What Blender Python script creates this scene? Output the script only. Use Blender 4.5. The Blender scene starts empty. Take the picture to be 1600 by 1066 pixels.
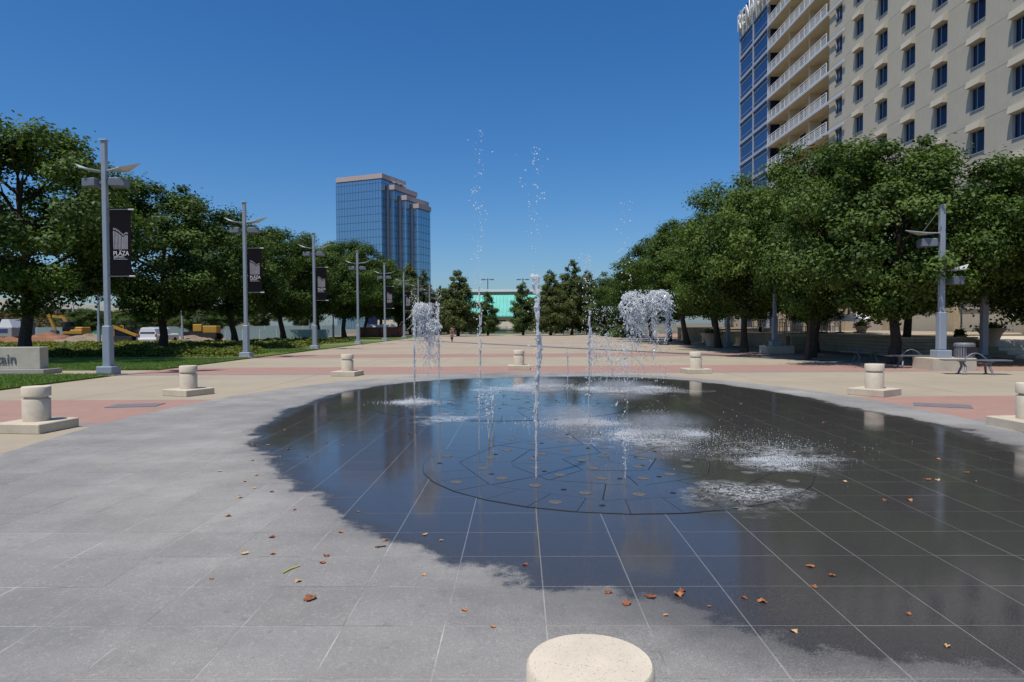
import bpy, bmesh, math, random
import numpy as np
from mathutils import Vector, Matrix, noise
R = math.radians
PI = math.pi
sc = bpy.context.scene
C = sc.collection
# ------------------------------------------------------------------ camera
F_PX, W_PX, H_PX = 1060.0, 1600.0, 1066.0
CAM = Vector((0, 0, 1.7))
cd = bpy.data.cameras.new('camera')
cam = bpy.data.objects.new('camera', cd); C.objects.link(cam)
cd.sensor_width = 36; cd.lens = F_PX / W_PX * 36; cd.clip_end = 6000; cd.clip_start = 0.05
YAW, PITCH, ROLL = R(0.65), R(-1.405), -0.006
cam.matrix_world = Matrix.Translation(CAM) @ Matrix.Rotation(YAW, 4, 'Z') @ Matrix.Rotation(PI/2 + PITCH, 4, 'X') @ Matrix.Rotation(ROLL, 4, 'Z')
sc.camera = cam
# ------------------------------------------------------------------ light
SUN = Vector((-0.26, -0.32, 1.0)).normalized()
EL, AZ = math.asin(SUN.z), math.atan2(SUN.x, SUN.y)
w = bpy.data.worlds.new('World'); sc.world = w; w.use_nodes = True
nt = w.node_tree
sky = nt.nodes.new('ShaderNodeTexSky'); sky.sky_type = 'NISHITA'; sky.sun_disc = False
sky.sun_elevation = EL; sky.sun_rotation = AZ; sky.air_density = 1.0; sky.dust_density = 1.0; sky.ozone_density = 2.0
bg = nt.nodes['Background']; bg.inputs['Strength'].default_value = 0.085
hs = nt.nodes.new('ShaderNodeHueSaturation'); hs.inputs['Saturation'].default_value = 1.2
wb = nt.nodes.new('ShaderNodeVectorMath'); wb.operation = 'MULTIPLY'; wb.inputs[1].default_value = (0.93, 1.13, 1.40)   # the photograph's white balance
nt.links.new(sky.outputs[0], wb.inputs[0]); nt.links.new(wb.outputs[0], hs.inputs['Color']); nt.links.new(hs.outputs[0], bg.inputs['Color'])
sd = bpy.data.lights.new('sun', 'SUN'); sd.energy = 4.4; sd.angle = R(0.55); sd.color = (1, 0.955, 0.89)
so = bpy.data.objects.new('sun', sd); C.objects.link(so)
so.rotation_euler = SUN.to_track_quat('Z', 'Y').to_euler(); so.location = (0, 0, 60)
vs = sc.view_settings
vs.view_transform = 'Standard'; vs.look = 'None'; vs.gamma = 1; vs.exposure = -0.06; vs.use_curve_mapping = False
sc.cycles.max_bounces = 8; sc.cycles.transparent_max_bounces = 12

# ------------------------------------------------------------------ helpers
MW = cam.matrix_world.copy(); MWI = MW.inverted()
def ray(px, py):
    return (MW.to_3x3() @ Vector(((px - W_PX/2) / F_PX, -(py - H_PX/2) / F_PX, -1))).normalized()
def G(px, py, z=0.0):
    d = ray(px, py); t = (z - CAM.z) / d.z
    return CAM + d * t
def A(px, py, Y):
    d = ray(px, py); return CAM + d * (Y / d.y)
def proj(p):
    q = MWI @ Vector(p)
    if q.z > -0.01: return None
    return (W_PX/2 + F_PX * q.x / -q.z, H_PX/2 - F_PX * q.y / -q.z)

class MB:
    def __init__(s): s.v = []; s.f = []
    def add(s, vs, fs):
        o = len(s.v); s.v += [tuple(v) for v in vs]; s.f += [tuple(i + o for i in f) for f in fs]; return s
    def hexa(s, p):          # 8 points, bottom loop then top loop
        return s.add(p, [(3,2,1,0),(4,5,6,7),(0,1,5,4),(1,2,6,5),(2,3,7,6),(3,0,4,7)])
    def box(s, c, d, rz=0.0, M=None):
        x, y, z = d[0]/2, d[1]/2, d[2]/2
        pts = [Vector(q) for q in ((-x,-y,-z),(x,-y,-z),(x,y,-z),(-x,y,-z),(-x,-y,z),(x,-y,z),(x,y,z),(-x,y,z))]
        if rz: pts = [Matrix.Rotation(rz, 3, 'Z') @ q for q in pts]
        if M is not None: pts = [M @ q for q in pts]
        c = Vector(c)
        return s.hexa([q + c for q in pts])
    def bb(s, x0, x1, y0, y1, z0, z1):
        return s.box(((x0+x1)/2, (y0+y1)/2, (z0+z1)/2), (abs(x1-x0), abs(y1-y0), abs(z1-z0)))
    def bar(s, a, b, wd, ht=None):
        a, b = Vector(a), Vector(b); ht = ht or wd
        d = b - a; q = d.to_track_quat('X', 'Z').to_matrix()
        return s.box((a+b)/2, (d.length, wd, ht), M=q)
    def tube(s, pts, rad, n=8, cap=True):
        pts = [Vector(p) for p in pts]; m = len(pts)
        if not hasattr(rad, '__len__'): rad = [rad]*m
        vs = []
        up = Vector((0,0,1))
        d0 = (pts[1]-pts[0]).normalized()
        u = d0.orthogonal().normalized()
        for i in range(m):
            d = (pts[min(i+1,m-1)] - pts[max(i-1,0)]).normalized()
            u = (u - d * u.dot(d))
            u = u.normalized() if u.length > 1e-6 else d.orthogonal().normalized()
            v = d.cross(u)
            for k in range(n):
                a = 2*PI*k/n
                vs.append(pts[i] + (u*math.cos(a) + v*math.sin(a)) * rad[i])
        fs = [(i*n+k, i*n+(k+1)%n, (i+1)*n+(k+1)%n, (i+1)*n+k) for i in range(m-1) for k in range(n)]
        if cap: fs += [tuple(range(n))[::-1], tuple((m-1)*n+k for k in range(n))]
        return s.add(vs, fs)
    def lathe(s, prof, n=24, c=(0,0,0), cap=True):
        vs = [(c[0]+r*math.cos(2*PI*k/n), c[1]+r*math.sin(2*PI*k/n), c[2]+z) for r, z in prof for k in range(n)]
        m = len(prof)
        fs = [(i*n+k, i*n+(k+1)%n, (i+1)*n+(k+1)%n, (i+1)*n+k) for i in range(m-1) for k in range(n)]
        if cap: fs += [tuple(range(n))[::-1], tuple((m-1)*n+k for k in range(n))]
        return s.add(vs, fs)
    def prism(s, poly, z0, z1):
        n = len(poly)
        vs = [(p[0], p[1], z0) for p in poly] + [(p[0], p[1], z1) for p in poly]
        return s.add(vs, [tuple(range(n))[::-1], tuple(range(n, 2*n))] + [(i, (i+1)%n, n+(i+1)%n, n+i) for i in range(n)])
    def extr(s, poly, o, u, v, d):     # polygon in the u,v plane at o, extruded by d
        o, u, v, d = Vector(o), Vector(u), Vector(v), Vector(d); n = len(poly)
        a = [o + u*p[0] + v*p[1] for p in poly]
        vs = a + [q + d for q in a]
        return s.add(vs, [tuple(range(n)), tuple(range(n, 2*n))[::-1]] + [((i+1)%n, i, n+i, n+(i+1)%n) for i in range(n)])
    def octa(s, c, r, st=1.0):
        x, y, z = c; q = r*st
        return s.add([(x+r,y,z),(x,y+r,z),(x-r,y,z),(x,y-r,z),(x,y,z+q),(x,y,z-q)],
                     [(0,1,4),(1,2,4),(2,3,4),(3,0,4),(1,0,5),(2,1,5),(3,2,5),(0,3,5)])
    def mesh(s, name, mat=None, smooth=False, bevel=0.0, fix=False):
        me = bpy.data.meshes.new(name); me.from_pydata(s.v, [], s.f)
        if bevel or fix:
            bm = bmesh.new(); bm.from_mesh(me)
            if fix: bmesh.ops.recalc_face_normals(bm, faces=bm.faces)
            if bevel:
                es = [e for e in bm.edges if len(e.link_faces) == 2 and e.calc_face_angle(0) > 0.6]
                bmesh.ops.bevel(bm, geom=es, offset=bevel, segments=1, affect='EDGES')
            bm.to_mesh(me); bm.free()
        if mat: me.materials.append(mat)
        if smooth:
            me.shade_smooth(); me.set_sharp_from_angle(angle=R(38))
        me.update(); return me
    def obj(s, name, mat=None, parent=None, **k):
        return link(name, s.mesh(name, mat, **k), parent)
def link(name, me, parent=None, loc=None, rz=None):
    o = bpy.data.objects.new(name, me); C.objects.link(o)
    if parent is not None: o.parent = parent
    if loc is not None: o.location = loc
    if rz: o.rotation_euler.z = rz
    return o
def tag(o, label=None, cat=None, group=None, kind=None):
    if label: o['label'] = label
    if cat: o['category'] = cat
    if group: o['group'] = group
    if kind: o['kind'] = kind
    return o
def thing(name, label, cat, loc=(0,0,0), rz=0.0, group=None):
    o = bpy.data.objects.new(name, None); C.objects.link(o); o.location = loc; o.rotation_euler.z = rz
    o.empty_display_size = 0.2
    return tag(o, label, cat, group)
def dup(root, loc, rz=None, label=None, scale=None, group=None):
    def cp(o, par):
        c = o.copy(); C.objects.link(c)
        if par is not None: c.parent = par
        for ch in list(o.children): cp(ch, c)
        return c
    r = cp(root, None); r.location = loc
    if rz is not None: r.rotation_euler.z = rz
    if scale is not None: r.scale = scale if hasattr(scale, '__len__') else (scale,)*3
    if label: r['label'] = label
    if group: r['group'] = group
    return r

# ------------------------------------------------------------------ materials
class NT:
    def __init__(s, name):
        s.m = bpy.data.materials.new(name); s.m.use_nodes = True; s.t = s.m.node_tree
        s.p = s.t.nodes['Principled BSDF']; s.out = s.t.nodes['Material Output']
    def n(s, typ, **k):
        nd = s.t.nodes.new(typ)
        for a, b in k.items(): setattr(nd, a, b)
        return nd
    def l(s, a, b): s.t.links.new(a, b)
    def setin(s, sock, v):
        if hasattr(v, 'is_output'): s.l(v, sock)
        else: sock.default_value = v
    def pos(s): return s.n('ShaderNodeNewGeometry').outputs['Position']
    def obj(s): return s.n('ShaderNodeTexCoord').outputs['Object']
    def noise(s, vec, scale, detail=4, rough=0.55, out='Fac'):
        nd = s.n('ShaderNodeTexNoise'); s.l(vec, nd.inputs['Vector'])
        nd.inputs['Scale'].default_value = scale; nd.inputs['Detail'].default_value = detail; nd.inputs['Roughness'].default_value = rough
        return nd.outputs[out]
    def math(s, op, a, b=0.0, c=0.0, clamp=False):
        nd = s.n('ShaderNodeMath', operation=op, use_clamp=clamp)
        for i, v in enumerate((a, b, c)): s.setin(nd.inputs[i], v)
        return nd.outputs[0]
    def mr(s, v, a, b, c=0.0, d=1.0, smooth=False):
        nd = s.n('ShaderNodeMapRange')
        if smooth: nd.interpolation_type = 'SMOOTHSTEP'
        s.setin(nd.inputs[0], v)
        for i, x in enumerate((a, b, c, d)): s.setin(nd.inputs[i+1], x)
        return nd.outputs[0]
    def mix(s, f, a, b, mode='MIX'):
        nd = s.n('ShaderNodeMix', data_type='RGBA', blend_type=mode)
        s.setin(nd.inputs[0], f)
        for i, v in ((6, a), (7, b)):
            s.setin(nd.inputs[i], (v[0], v[1], v[2], 1) if isinstance(v, tuple) else v)
        return nd.outputs[2]
    def fmix(s, f, a, b):
        nd = s.n('ShaderNodeMix', data_type='FLOAT')
        s.setin(nd.inputs[0], f); s.setin(nd.inputs[2], a); s.setin(nd.inputs[3], b)
        return nd.outputs[0]
    def bump(s, h, st=0.3, dist=0.01):
        nd = s.n('ShaderNodeBump'); nd.inputs['Strength'].default_value = st; nd.inputs['Distance'].default_value = dist
        s.l(h, nd.inputs['Height']); s.l(nd.outputs[0], s.p.inputs['Normal']); return nd
    def set(s, **k):
        for a, b in k.items():
            nm = {'col':'Base Color','rough':'Roughness','metal':'Metallic','spec':'Specular IOR Level','ior':'IOR','trans':'Transmission Weight'}[a]
            s.setin(s.p.inputs[nm], (b[0], b[1], b[2], 1) if isinstance(b, tuple) else b)
        return s
def simple(name, col, rough=0.6, metal=0.0, var=0.12, scale=6.0, bump=0.0, coords='obj', spec=0.4):
    t = NT(name); v = t.obj() if coords == 'obj' else t.pos()
    n1 = t.noise(v, scale, 6, 0.65); n2 = t.noise(v, scale*9, 3)
    f = t.math('ADD', t.math('MULTIPLY', n1, 0.65), t.math('MULTIPLY', n2, 0.35))
    lo = tuple(c*(1-var*1.6) for c in col); hi = tuple(min(1, c*(1+var*1.4)) for c in col)
    t.set(col=t.mix(t.mr(f, 0.3, 0.7), lo, hi), rough=t.mr(n1, 0.2, 0.8, max(0, rough-0.08), min(1, rough+0.08)), metal=metal, spec=spec)
    if bump: t.bump(n2, bump, 0.004)
    return t.m
M = {}
M['bollard'] = None
def mat_cast(name, col, speck=0.5):
    t = NT(name); v = t.obj()
    n1 = t.noise(v, 3.0, 6, 0.7); n2 = t.noise(v, 130, 2, 0.6)
    st = t.noise(v, 9, 5, 0.7)
    c = t.mix(t.mr(n1, 0.3, 0.72), tuple(x*0.82 for x in col), tuple(x*1.08 for x in col))
    c = t.mix(t.mr(n2, 0.60, 0.72), c, tuple(x*speck for x in col))
    c = t.mix(t.mr(st, 0.60, 0.8, 0, 0.45), c, tuple(x*0.62 for x in col))
    t.set(col=c, rough=0.85, spec=0.25); t.bump(n2, 0.25, 0.003); return t.m
M['bollard'] = mat_cast('cast_stone', (0.64, 0.55, 0.42))
M['bollard_base'] = mat_cast('cast_stone_base', (0.56, 0.48, 0.36))
M['signstone'] = mat_cast('sign_stone', (0.46, 0.43, 0.34), 0.8)
def mat_concrete(name, col, rough=0.85, streak=True):
    t = NT(name); v = t.pos()
    n1 = t.noise(v, 0.35, 6, 0.65); n2 = t.noise(v, 2.2, 6, 0.7); n3 = t.noise(v, 90, 2, 0.6)
    c = t.mix(t.mr(n1, 0.3, 0.7), tuple(x*0.86 for x in col), tuple(x*1.08 for x in col))
    c = t.mix(t.mr(n2, 0.52, 0.75, 0, 0.42), c, tuple(x*0.70 for x in col))
    c = t.mix(t.mr(n3, 0.35, 0.65, 0, 0.18), c, tuple(x*0.6 for x in col))
    wn = t.n('ShaderNodeObjectInfo').outputs['Random']
    c = t.mix(t.mr(wn, 0, 1, 0, 0.16), c, tuple(x*0.72 for x in col))
    # a few dark gum spots
    vo = t.n('ShaderNodeTexVoronoi'); t.l(v, vo.inputs['Vector']); vo.inputs['Scale'].default_value = 0.9
    c = t.mix(t.mr(vo.outputs['Distance'], 0.015, 0.03, 0.5, 0.0), c, (0.09, 0.08, 0.075))
    t.set(col=c, rough=rough, spec=0.25); t.bump(n3, 0.15, 0.003); return t.m
M['concrete'] = mat_concrete('plaza_concrete', (0.40, 0.335, 0.24))
M['concrete_grey'] = mat_concrete('grey_concrete', (0.33, 0.31, 0.28))
M['concrete_pale'] = mat_concrete('pale_concrete', (0.62, 0.54, 0.42))
def mat_brick(name, c1, c2, grout):
    t = NT(name); v = t.pos()
    b = t.n('ShaderNodeTexBrick'); t.l(v, b.inputs['Vector'])
    b.inputs['Scale'].default_value = 1.0; b.inputs['Brick Width'].default_value = 0.205; b.inputs['Row Height'].default_value = 0.103
    b.inputs['Mortar Size'].default_value = 0.004; b.inputs['Color1'].default_value = (*c1, 1); b.inputs['Color2'].default_value = (*c2, 1); b.inputs['Mortar'].default_value = (*grout, 1)
    n1 = t.noise(v, 0.9, 6, 0.7); n2 = t.noise(v, 60, 3)
    c = t.mix(t.mr(n1, 0.35, 0.7, 0, 0.45), b.outputs[0], tuple(x*0.68 for x in c1))
    c = t.mix(t.mr(n2, 0.4, 0.7, 0, 0.2), c, (0.42, 0.36, 0.31))
    t.set(col=c, rough=0.88, spec=0.2); t.bump(t.math('MULTIPLY', b.outputs['Fac'], -1), 0.5, 0.004); return t.m
M['brick'] = mat_brick('pink_paver', (0.39, 0.225, 0.175), (0.35, 0.20, 0.155), (0.27, 0.19, 0.16))
M['brick_far'] = mat_brick('pale_pink_paver', (0.40, 0.305, 0.24), (0.38, 0.29, 0.23), (0.29, 0.22, 0.18))  # paler, less red mix for the farther bands
M['brick_grey'] = mat_brick('grey_paver', (0.30, 0.25, 0.235), (0.25, 0.21, 0.2), (0.17, 0.15, 0.14))
M['brick_tan'] = mat_brick('tan_paver', (0.40, 0.25, 0.155), (0.36, 0.22, 0.14), (0.26, 0.18, 0.13))
M['grout'] = simple('joint_sand', (0.34, 0.31, 0.26), 0.9, var=0.2, coords='pos', scale=3)
M['dark_joint'] = simple('dark_joint', (0.012, 0.013, 0.016), 0.6)
M['steel'] = simple('painted_grey_steel', (0.27, 0.31, 0.36), 0.45, 0.0, 0.06, 5)
M['steel_light'] = simple('pale_steel', (0.55, 0.57, 0.59), 0.4, 0.0, 0.06)
M['steel_dark'] = simple('dark_steel', (0.10, 0.11, 0.125), 0.5)
M['steel_head_shade'] = simple('shade_toned_head_steel', (0.15, 0.17, 0.195), 0.5)  # darker copy of the grey steel: the heads' shade is put into the colour
M['alu'] = simple('bare_aluminium', (0.20, 0.20, 0.215), 0.5, 0.35, 0.1)
M['cover'] = simple('cover_plate', (0.17, 0.16, 0.16), 0.8)
M['spandrel'] = simple('spandrel_metal', (0.36, 0.40, 0.46), 0.5, var=0.05)
M['lens'] = simple('lamp_lens', (0.6, 0.6, 0.55), 0.2)
M['white'] = simple('white_paint', (0.78, 0.78, 0.76), 0.5, var=0.05)
M['white_canvas'] = simple('white_canvas', (0.80, 0.79, 0.77), 0.8, var=0.05)
M['black'] = simple('black_plastic', (0.02, 0.02, 0.022), 0.5)
M['banner'] = simple('banner_cloth', (0.010, 0.009, 0.012), 0.95, var=0.2, spec=0.08)
M['banner_print'] = simple('banner_print', (0.34, 0.32, 0.34), 0.85)
M['banner_white'] = simple('banner_print_white', (0.72, 0.70, 0.70), 0.85)
M['yellow'] = simple('machine_yellow', (0.42, 0.24, 0.03), 0.5, var=0.15)
M['rubber'] = simple('rubber', (0.025, 0.024, 0.024), 0.8)
M['carwhite'] = simple('car_white', (0.75, 0.76, 0.77), 0.25, var=0.04)
M['glass_dark'] = simple('dark_glass', (0.012, 0.016, 0.022), 0.06, spec=0.6)
M['glass_navy'] = None
M['dirt'] = simple('bare_dirt', (0.25, 0.185, 0.125), 0.95, var=0.35, scale=0.35, coords='pos', bump=0.4)
M['dirt_red'] = simple('red_dirt', (0.24, 0.11, 0.06), 0.95, var=0.3, scale=0.8, coords='pos')
M['wood'] = simple('brown_board', (0.14, 0.05, 0.032), 0.8, var=0.25, scale=4)
M['teal'] = simple('teal_metal_roof', (0.17, 0.52, 0.42), 0.5, var=0.08, scale=0.4)
M['teal_paint'] = simple('teal_paint', (0.06, 0.30, 0.24), 0.5)
M['mesh_green'] = simple('green_screen', (0.03, 0.30, 0.17), 0.8)
M['mesh_grey'] = simple('grey_screen', (0.22, 0.30, 0.30), 0.8)
M['cream'] = simple('cream_wall', (0.80, 0.71, 0.54), 0.85, var=0.08, scale=0.4)
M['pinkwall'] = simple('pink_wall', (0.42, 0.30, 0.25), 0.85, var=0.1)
M['hotelwall'] = None
t = NT('hotel_precast'); v = t.obj(); n1 = t.noise(v, 0.5, 6, 0.7); n2 = t.noise(v, 40, 2)
mp = t.n('ShaderNodeMapping'); t.l(t.pos(), mp.inputs[0]); mp.inputs['Scale'].default_value = (3, 3, 0.25)
n3 = t.noise(mp.outputs[0], 1.0, 5, 0.7)
c = t.mix(t.mr(n1, 0.3, 0.7), (0.455, 0.41, 0.325), (0.515, 0.465, 0.37)); c = t.mix(t.mr(n3, 0.55, 0.8, 0, 0.35), c, (0.36, 0.32, 0.25))
t.set(col=c, rough=0.9, spec=0.2); t.bump(n2, 0.1, 0.003); M['hotelwall'] = t.m
M['balc'] = simple('balcony_render', (0.60, 0.50, 0.35), 0.9, var=0.06, scale=0.7)
def mat_glass(name, col, metal, rough, spec=0.5, wob=0.0):
    t = NT(name); t.set(col=col, metal=metal, rough=rough, spec=spec)
    ri = t.n('ShaderNodeObjectInfo').outputs['Random']
    t.set(col=t.mix(t.mr(ri, 0, 1), tuple(x*0.75 for x in col), tuple(x*1.15 for x in col)))
    if wob: t.bump(t.noise(t.pos(), 0.25, 2), wob, 0.5)
    return t.m
M['glass_navy'] = mat_glass('navy_glass', (0.010, 0.017, 0.055), 0.0, 0.12, 0.22)
M['glass_blue'] = mat_glass('blue_curtain_glass', (0.02, 0.055, 0.17), 0.25, 0.08, 0.6, 0.03)
M['glass_tower'] = mat_glass('tower_mirror_glass', (0.27, 0.42, 0.54), 0.80, 0.12, 0.5, 0.04)
M['mullion'] = simple('dark_mullion', (0.07, 0.115, 0.16), 0.5)
M['tower_stone'] = simple('tower_granite', (0.47, 0.37, 0.34), 0.7, var=0.06, scale=0.2)
M['bark'] = simple('tree_bark', (0.055, 0.042, 0.032), 0.95, var=0.4, scale=7, bump=0.6)
def mat_leaf(name, a, b, tr=0.25):
    t = NT(name)
    at = t.n('ShaderNodeAttribute', attribute_name='tone')
    ri = t.n('ShaderNodeObjectInfo').outputs['Random']
    f = t.math('ADD', t.math('MULTIPLY', at.outputs['Fac'], 0.8), t.math('MULTIPLY', ri, 0.25), clamp=True)
    c = t.mix(f, a, b)
    t.set(col=c, rough=0.55, spec=0.22)
    tl = t.n('ShaderNodeBsdfTranslucent'); t.l(t.mix(1.0, c, (1.0, 1.0, 0.45), 'MULTIPLY'), tl.inputs[0])
    mx = t.n('ShaderNodeMixShader'); mx.inputs[0].default_value = tr
    t.l(t.p.outputs[0], mx.inputs[1]); t.l(tl.outputs[0], mx.inputs[2]); t.l(mx.outputs[0], t.out.inputs[0]); return t.m
M['leaf'] = mat_leaf('broad_leaf', (0.028, 0.060, 0.010), (0.135, 0.205, 0.040))
M['leaf_cyp'] = mat_leaf('cypress_leaf', (0.075, 0.115, 0.032), (0.215, 0.235, 0.085), 0.42)
M['leaf_cypg'] = mat_leaf('young_cypress_leaf', (0.05, 0.10, 0.025), (0.14, 0.20, 0.06), 0.4)
M['leaf_cover'] = mat_leaf('groundcover_leaf', (0.06, 0.09, 0.014), (0.22, 0.25, 0.04))
M['leaf_ivy'] = mat_leaf('ivy_leaf', (0.055, 0.055, 0.02), (0.17, 0.115, 0.04))
M['grassblade'] = mat_leaf('grass_blade', (0.09, 0.18, 0.03), (0.22, 0.31, 0.07))
t = NT('lawn_turf'); v = t.pos(); n1 = t.noise(v, 0.5, 6, 0.7); n2 = t.noise(v, 25, 4, 0.7)
c = t.mix(t.mr(n1, 0.3, 0.7), (0.09, 0.155, 0.027), (0.165, 0.205, 0.05)); c = t.mix(t.mr(n2, 0.3, 0.7, 0, 0.6), c, (0.05, 0.09, 0.018))
t.set(col=c, rough=0.9, spec=0.15); t.bump(n2, 0.9, 0.03); M['lawn'] = t.m
M['soil'] = simple('ground_soil', (0.16, 0.14, 0.09), 0.95, var=0.3, scale=0.05, coords='pos')
M['mulch'] = simple('bed_soil', (0.045, 0.038, 0.022), 0.95, var=0.3, scale=3, coords='pos')
t = NT('fallen_leaf_brown')
ri = t.n('ShaderNodeObjectInfo').outputs['Random']; cr = t.n('ShaderNodeValToRGB'); t.l(ri, cr.inputs[0])
cr.color_ramp.elements[0].color = (0.20, 0.055, 0.02, 1); cr.color_ramp.elements[1].color = (0.55, 0.36, 0.17, 1)
e = cr.color_ramp.elements.new(0.5); e.color = (0.42, 0.16, 0.05, 1)
t.set(col=cr.outputs[0], rough=0.7); M['dry_leaf'] = t.m
def mat_water(name, white, alpha=1.0):
    t = NT(name); t.set(col=(0.95, 0.97, 1.0), rough=0.08, trans=1.0, ior=1.33)
    d = t.n('ShaderNodeBsdfDiffuse'); d.inputs[0].default_value = (0.93, 0.93, 0.92, 1)
    tl = t.n('ShaderNodeBsdfTranslucent'); tl.inputs[0].default_value = (0.93, 0.93, 0.92, 1)
    a = t.n('ShaderNodeMixShader'); a.inputs[0].default_value = 0.5; t.l(d.outputs[0], a.inputs[1]); t.l(tl.outputs[0], a.inputs[2])
    mx = t.n('ShaderNodeMixShader'); mx.inputs[0].default_value = white
    t.l(t.p.outputs[0], mx.inputs[1]); t.l(a.outputs[0], mx.inputs[2]); t.l(mx.outputs[0], t.out.inputs[0]); return t.m
M['water'] = mat_water('falling_water', 0.60)
M['foam'] = mat_water('white_water', 0.85)
M['skin'] = simple('skin', (0.42, 0.24, 0.16), 0.6)
M['pink'] = simple('pink_cotton', (0.52, 0.10, 0.20), 0.8)
M['navy'] = simple('navy_cotton', (0.02, 0.025, 0.06), 0.8)
M['hair'] = simple('dark_hair', (0.02, 0.012, 0.01), 0.6)
M['block'] = simple('buff_stone_block', (0.44, 0.36, 0.24), 0.9, var=0.15, scale=3, bump=0.3)
M['terracotta'] = mat_cast('planter_stone', (0.50, 0.40, 0.27), 0.8)

# wet and dry granite -------------------------------------------------
WC = Vector((1.2, 10.0, 0))
wet_px = [(380,690),(428,722),(455,752),(500,786),(545,826),(600,842),(645,868),(700,884),(765,900),(840,915),(900,926),(1000,946),(1100,962),(1200,985),(1330,1012),(1480,1042),(1600,1072),
          (1600,706),(1510,674),(1430,655),(1340,640),(1280,626),(1200,612),(1130,600),(1040,592),(900,588),(800,590),(700,593),(620,599),(560,607),(500,622),(450,643),(405,665)]
wet_w = [G(*p) for p in wet_px]
wet_w[16:17] = [wet_w[16], Vector((4.6, 2.7, 0)), Vector((6.4, 5.0, 0)), Vector((7.1, 7.8, 0))]
def wet_radius(n=31):
    import math as m
    res = []
    poly = [(p.x - WC.x, p.y - WC.y) for p in wet_w]
    for i in range(n):
        a = -PI + 2*PI*i/(n-1); d = (m.cos(a), m.sin(a)); best = 0.5
        for k in range(len(poly)):
            p, q = poly[k], poly[(k+1) % len(poly)]
            ex, ey = q[0]-p[0], q[1]-p[1]; den = d[0]*ey - d[1]*ex
            if abs(den) < 1e-9: continue
            tt = (p[0]*ey - p[1]*ex)/den; u = (p[0]*d[1] - p[1]*d[0])/den
            if tt > 0 and -1e-6 <= u <= 1+1e-6: best = max(best, tt)
        res.append(best)
    return res
TILE = 0.57; TX0 = 0.14; TY0 = 3.76
def mat_granite(name, dry, wetc, grout=False):
    t = NT(name); v = t.pos()
    sp = t.n('ShaderNodeSeparateXYZ'); t.l(v, sp.inputs[0]); X, Y = sp.outputs[0], sp.outputs[1]
    dx = t.math('SUBTRACT', X, WC.x); dy = t.math('SUBTRACT', Y, WC.y)
    ang = t.math('MULTIPLY_ADD', t.math('ARCTAN2', dy, dx), 1/(2*PI), 0.5)
    r = t.math('SQRT', t.math('ADD', t.math('MULTIPLY', dx, dx), t.math('MULTIPLY', dy, dy)))
    cr = t.n('ShaderNodeValToRGB'); t.l(ang, cr.inputs[0]); el = cr.color_ramp.elements
    rr = wet_radius(31)
    for i, q in enumerate(rr):
        g = q/16.0; pos = i/30
        e = el[0] if i == 0 else (el[len(el)-1] if i == 30 else el.new(pos))
        e.position = pos; e.color = (g, g, g, 1)
    sepc = t.n('ShaderNodeSeparateColor'); t.l(cr.outputs[0], sepc.inputs[0])
    RR = t.math('MULTIPLY', sepc.outputs[0], 16.0)
    nb = t.noise(v, 0.9, 5, 0.65); nm = t.noise(v, 5.0, 5, 0.7); nf = t.noise(v, 95, 3, 0.7)
    edge = t.math('SUBTRACT', RR, r)
    edge = t.math('ADD', edge, t.math('MULTIPLY', t.math('SUBTRACT', nb, 0.5), 1.1))
    edge = t.math('ADD', edge, t.math('MULTIPLY', t.math('SUBTRACT', nm, 0.5), 0.36))
    frontness = t.mr(t.math('MULTIPLY_ADD', X, 0.35, t.math('MULTIPLY', Y, -1)), -5.2, -3.6)      # the spray-speckled near fringe
    core = t.mr(t.math('ADD', edge, t.math('MULTIPLY', t.math('SUBTRACT', nf, 0.5), 0.45)), -0.05, 0.07, smooth=True)
    damp = t.mr(t.math('ADD', edge, t.math('MULTIPLY', t.math('SUBTRACT', nf, 0.5), 1.9)), -1.0, 0.15, smooth=True)
    damp2 = t.mr(t.math('ADD', edge, t.math('MULTIPLY', t.math('SUBTRACT', nf, 0.5), 1.2)), -0.35, 0.1)
    wet = t.math('MAXIMUM', core, t.math('MAXIMUM', t.math('MULTIPLY', damp, t.math('MULTIPLY', frontness, 0.72)), t.math('MULTIPLY', damp2, 0.25)))
    film = t.mr(edge, 0.0, 0.45, smooth=True)
    # dry stone
    nl = t.noise(v, 0.38, 7, 0.66); ns = t.noise(v, 190, 2, 0.7); ng = t.noise(v, 42, 3, 0.7)
    tile = t.n('ShaderNodeTexWhiteNoise', noise_dimensions='2D')
    cb = t.n('ShaderNodeCombineXYZ')
    t.l(t.math('FLOOR', t.math('DIVIDE', t.math('SUBTRACT', X, TX0), TILE)), cb.inputs[0]); t.l(t.math('FLOOR', t.math('DIVIDE', t.math('SUBTRACT', Y, TY0), TILE)), cb.inputs[1])
    t.l(cb.outputs[0], tile.inputs[0])
    if grout: nl = t.noise(v, 1.9, 5, 0.7)
    c = t.mix(t.mr(nl, 0.34, 0.66), tuple(x*(0.38 if grout else 0.70)*k for x, k in zip(dry, (0.97, 1.0, 1.10))), tuple(x*1.32 for x in dry))
    if not grout:
        c = t.mix(t.mr(tile.outputs[0], 0, 1, 0, 0.34), c, tuple(x*0.60 for x in dry))
        c = t.mix(t.mr(ns, 0.42, 0.62, 0, 0.55), c, tuple(x*0.42 for x in dry))
        c = t.mix(t.mr(ng, 0.55, 0.75, 0, 0.5), c, tuple(x*1.45 for x in dry))
    wc = t.mix(t.mr(ns, 0.4, 0.65), wetc, tuple(x*2.4 for x in wetc))
    spots = t.noise(v, 11, 4, 0.75)
    if not grout: c = t.mix(t.mr(spots, 0.62, 0.70, 0, 0.5), c, tuple(x*0.45 for x in dry))
    stain = t.noise(v, 1.6, 6, 0.75)
    c = t.mix(t.mr(stain, 0.5, 0.72, 0, 0.35), c, tuple(x*0.55 for x in dry))
    c = t.mix(wet, c, wc)
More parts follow.
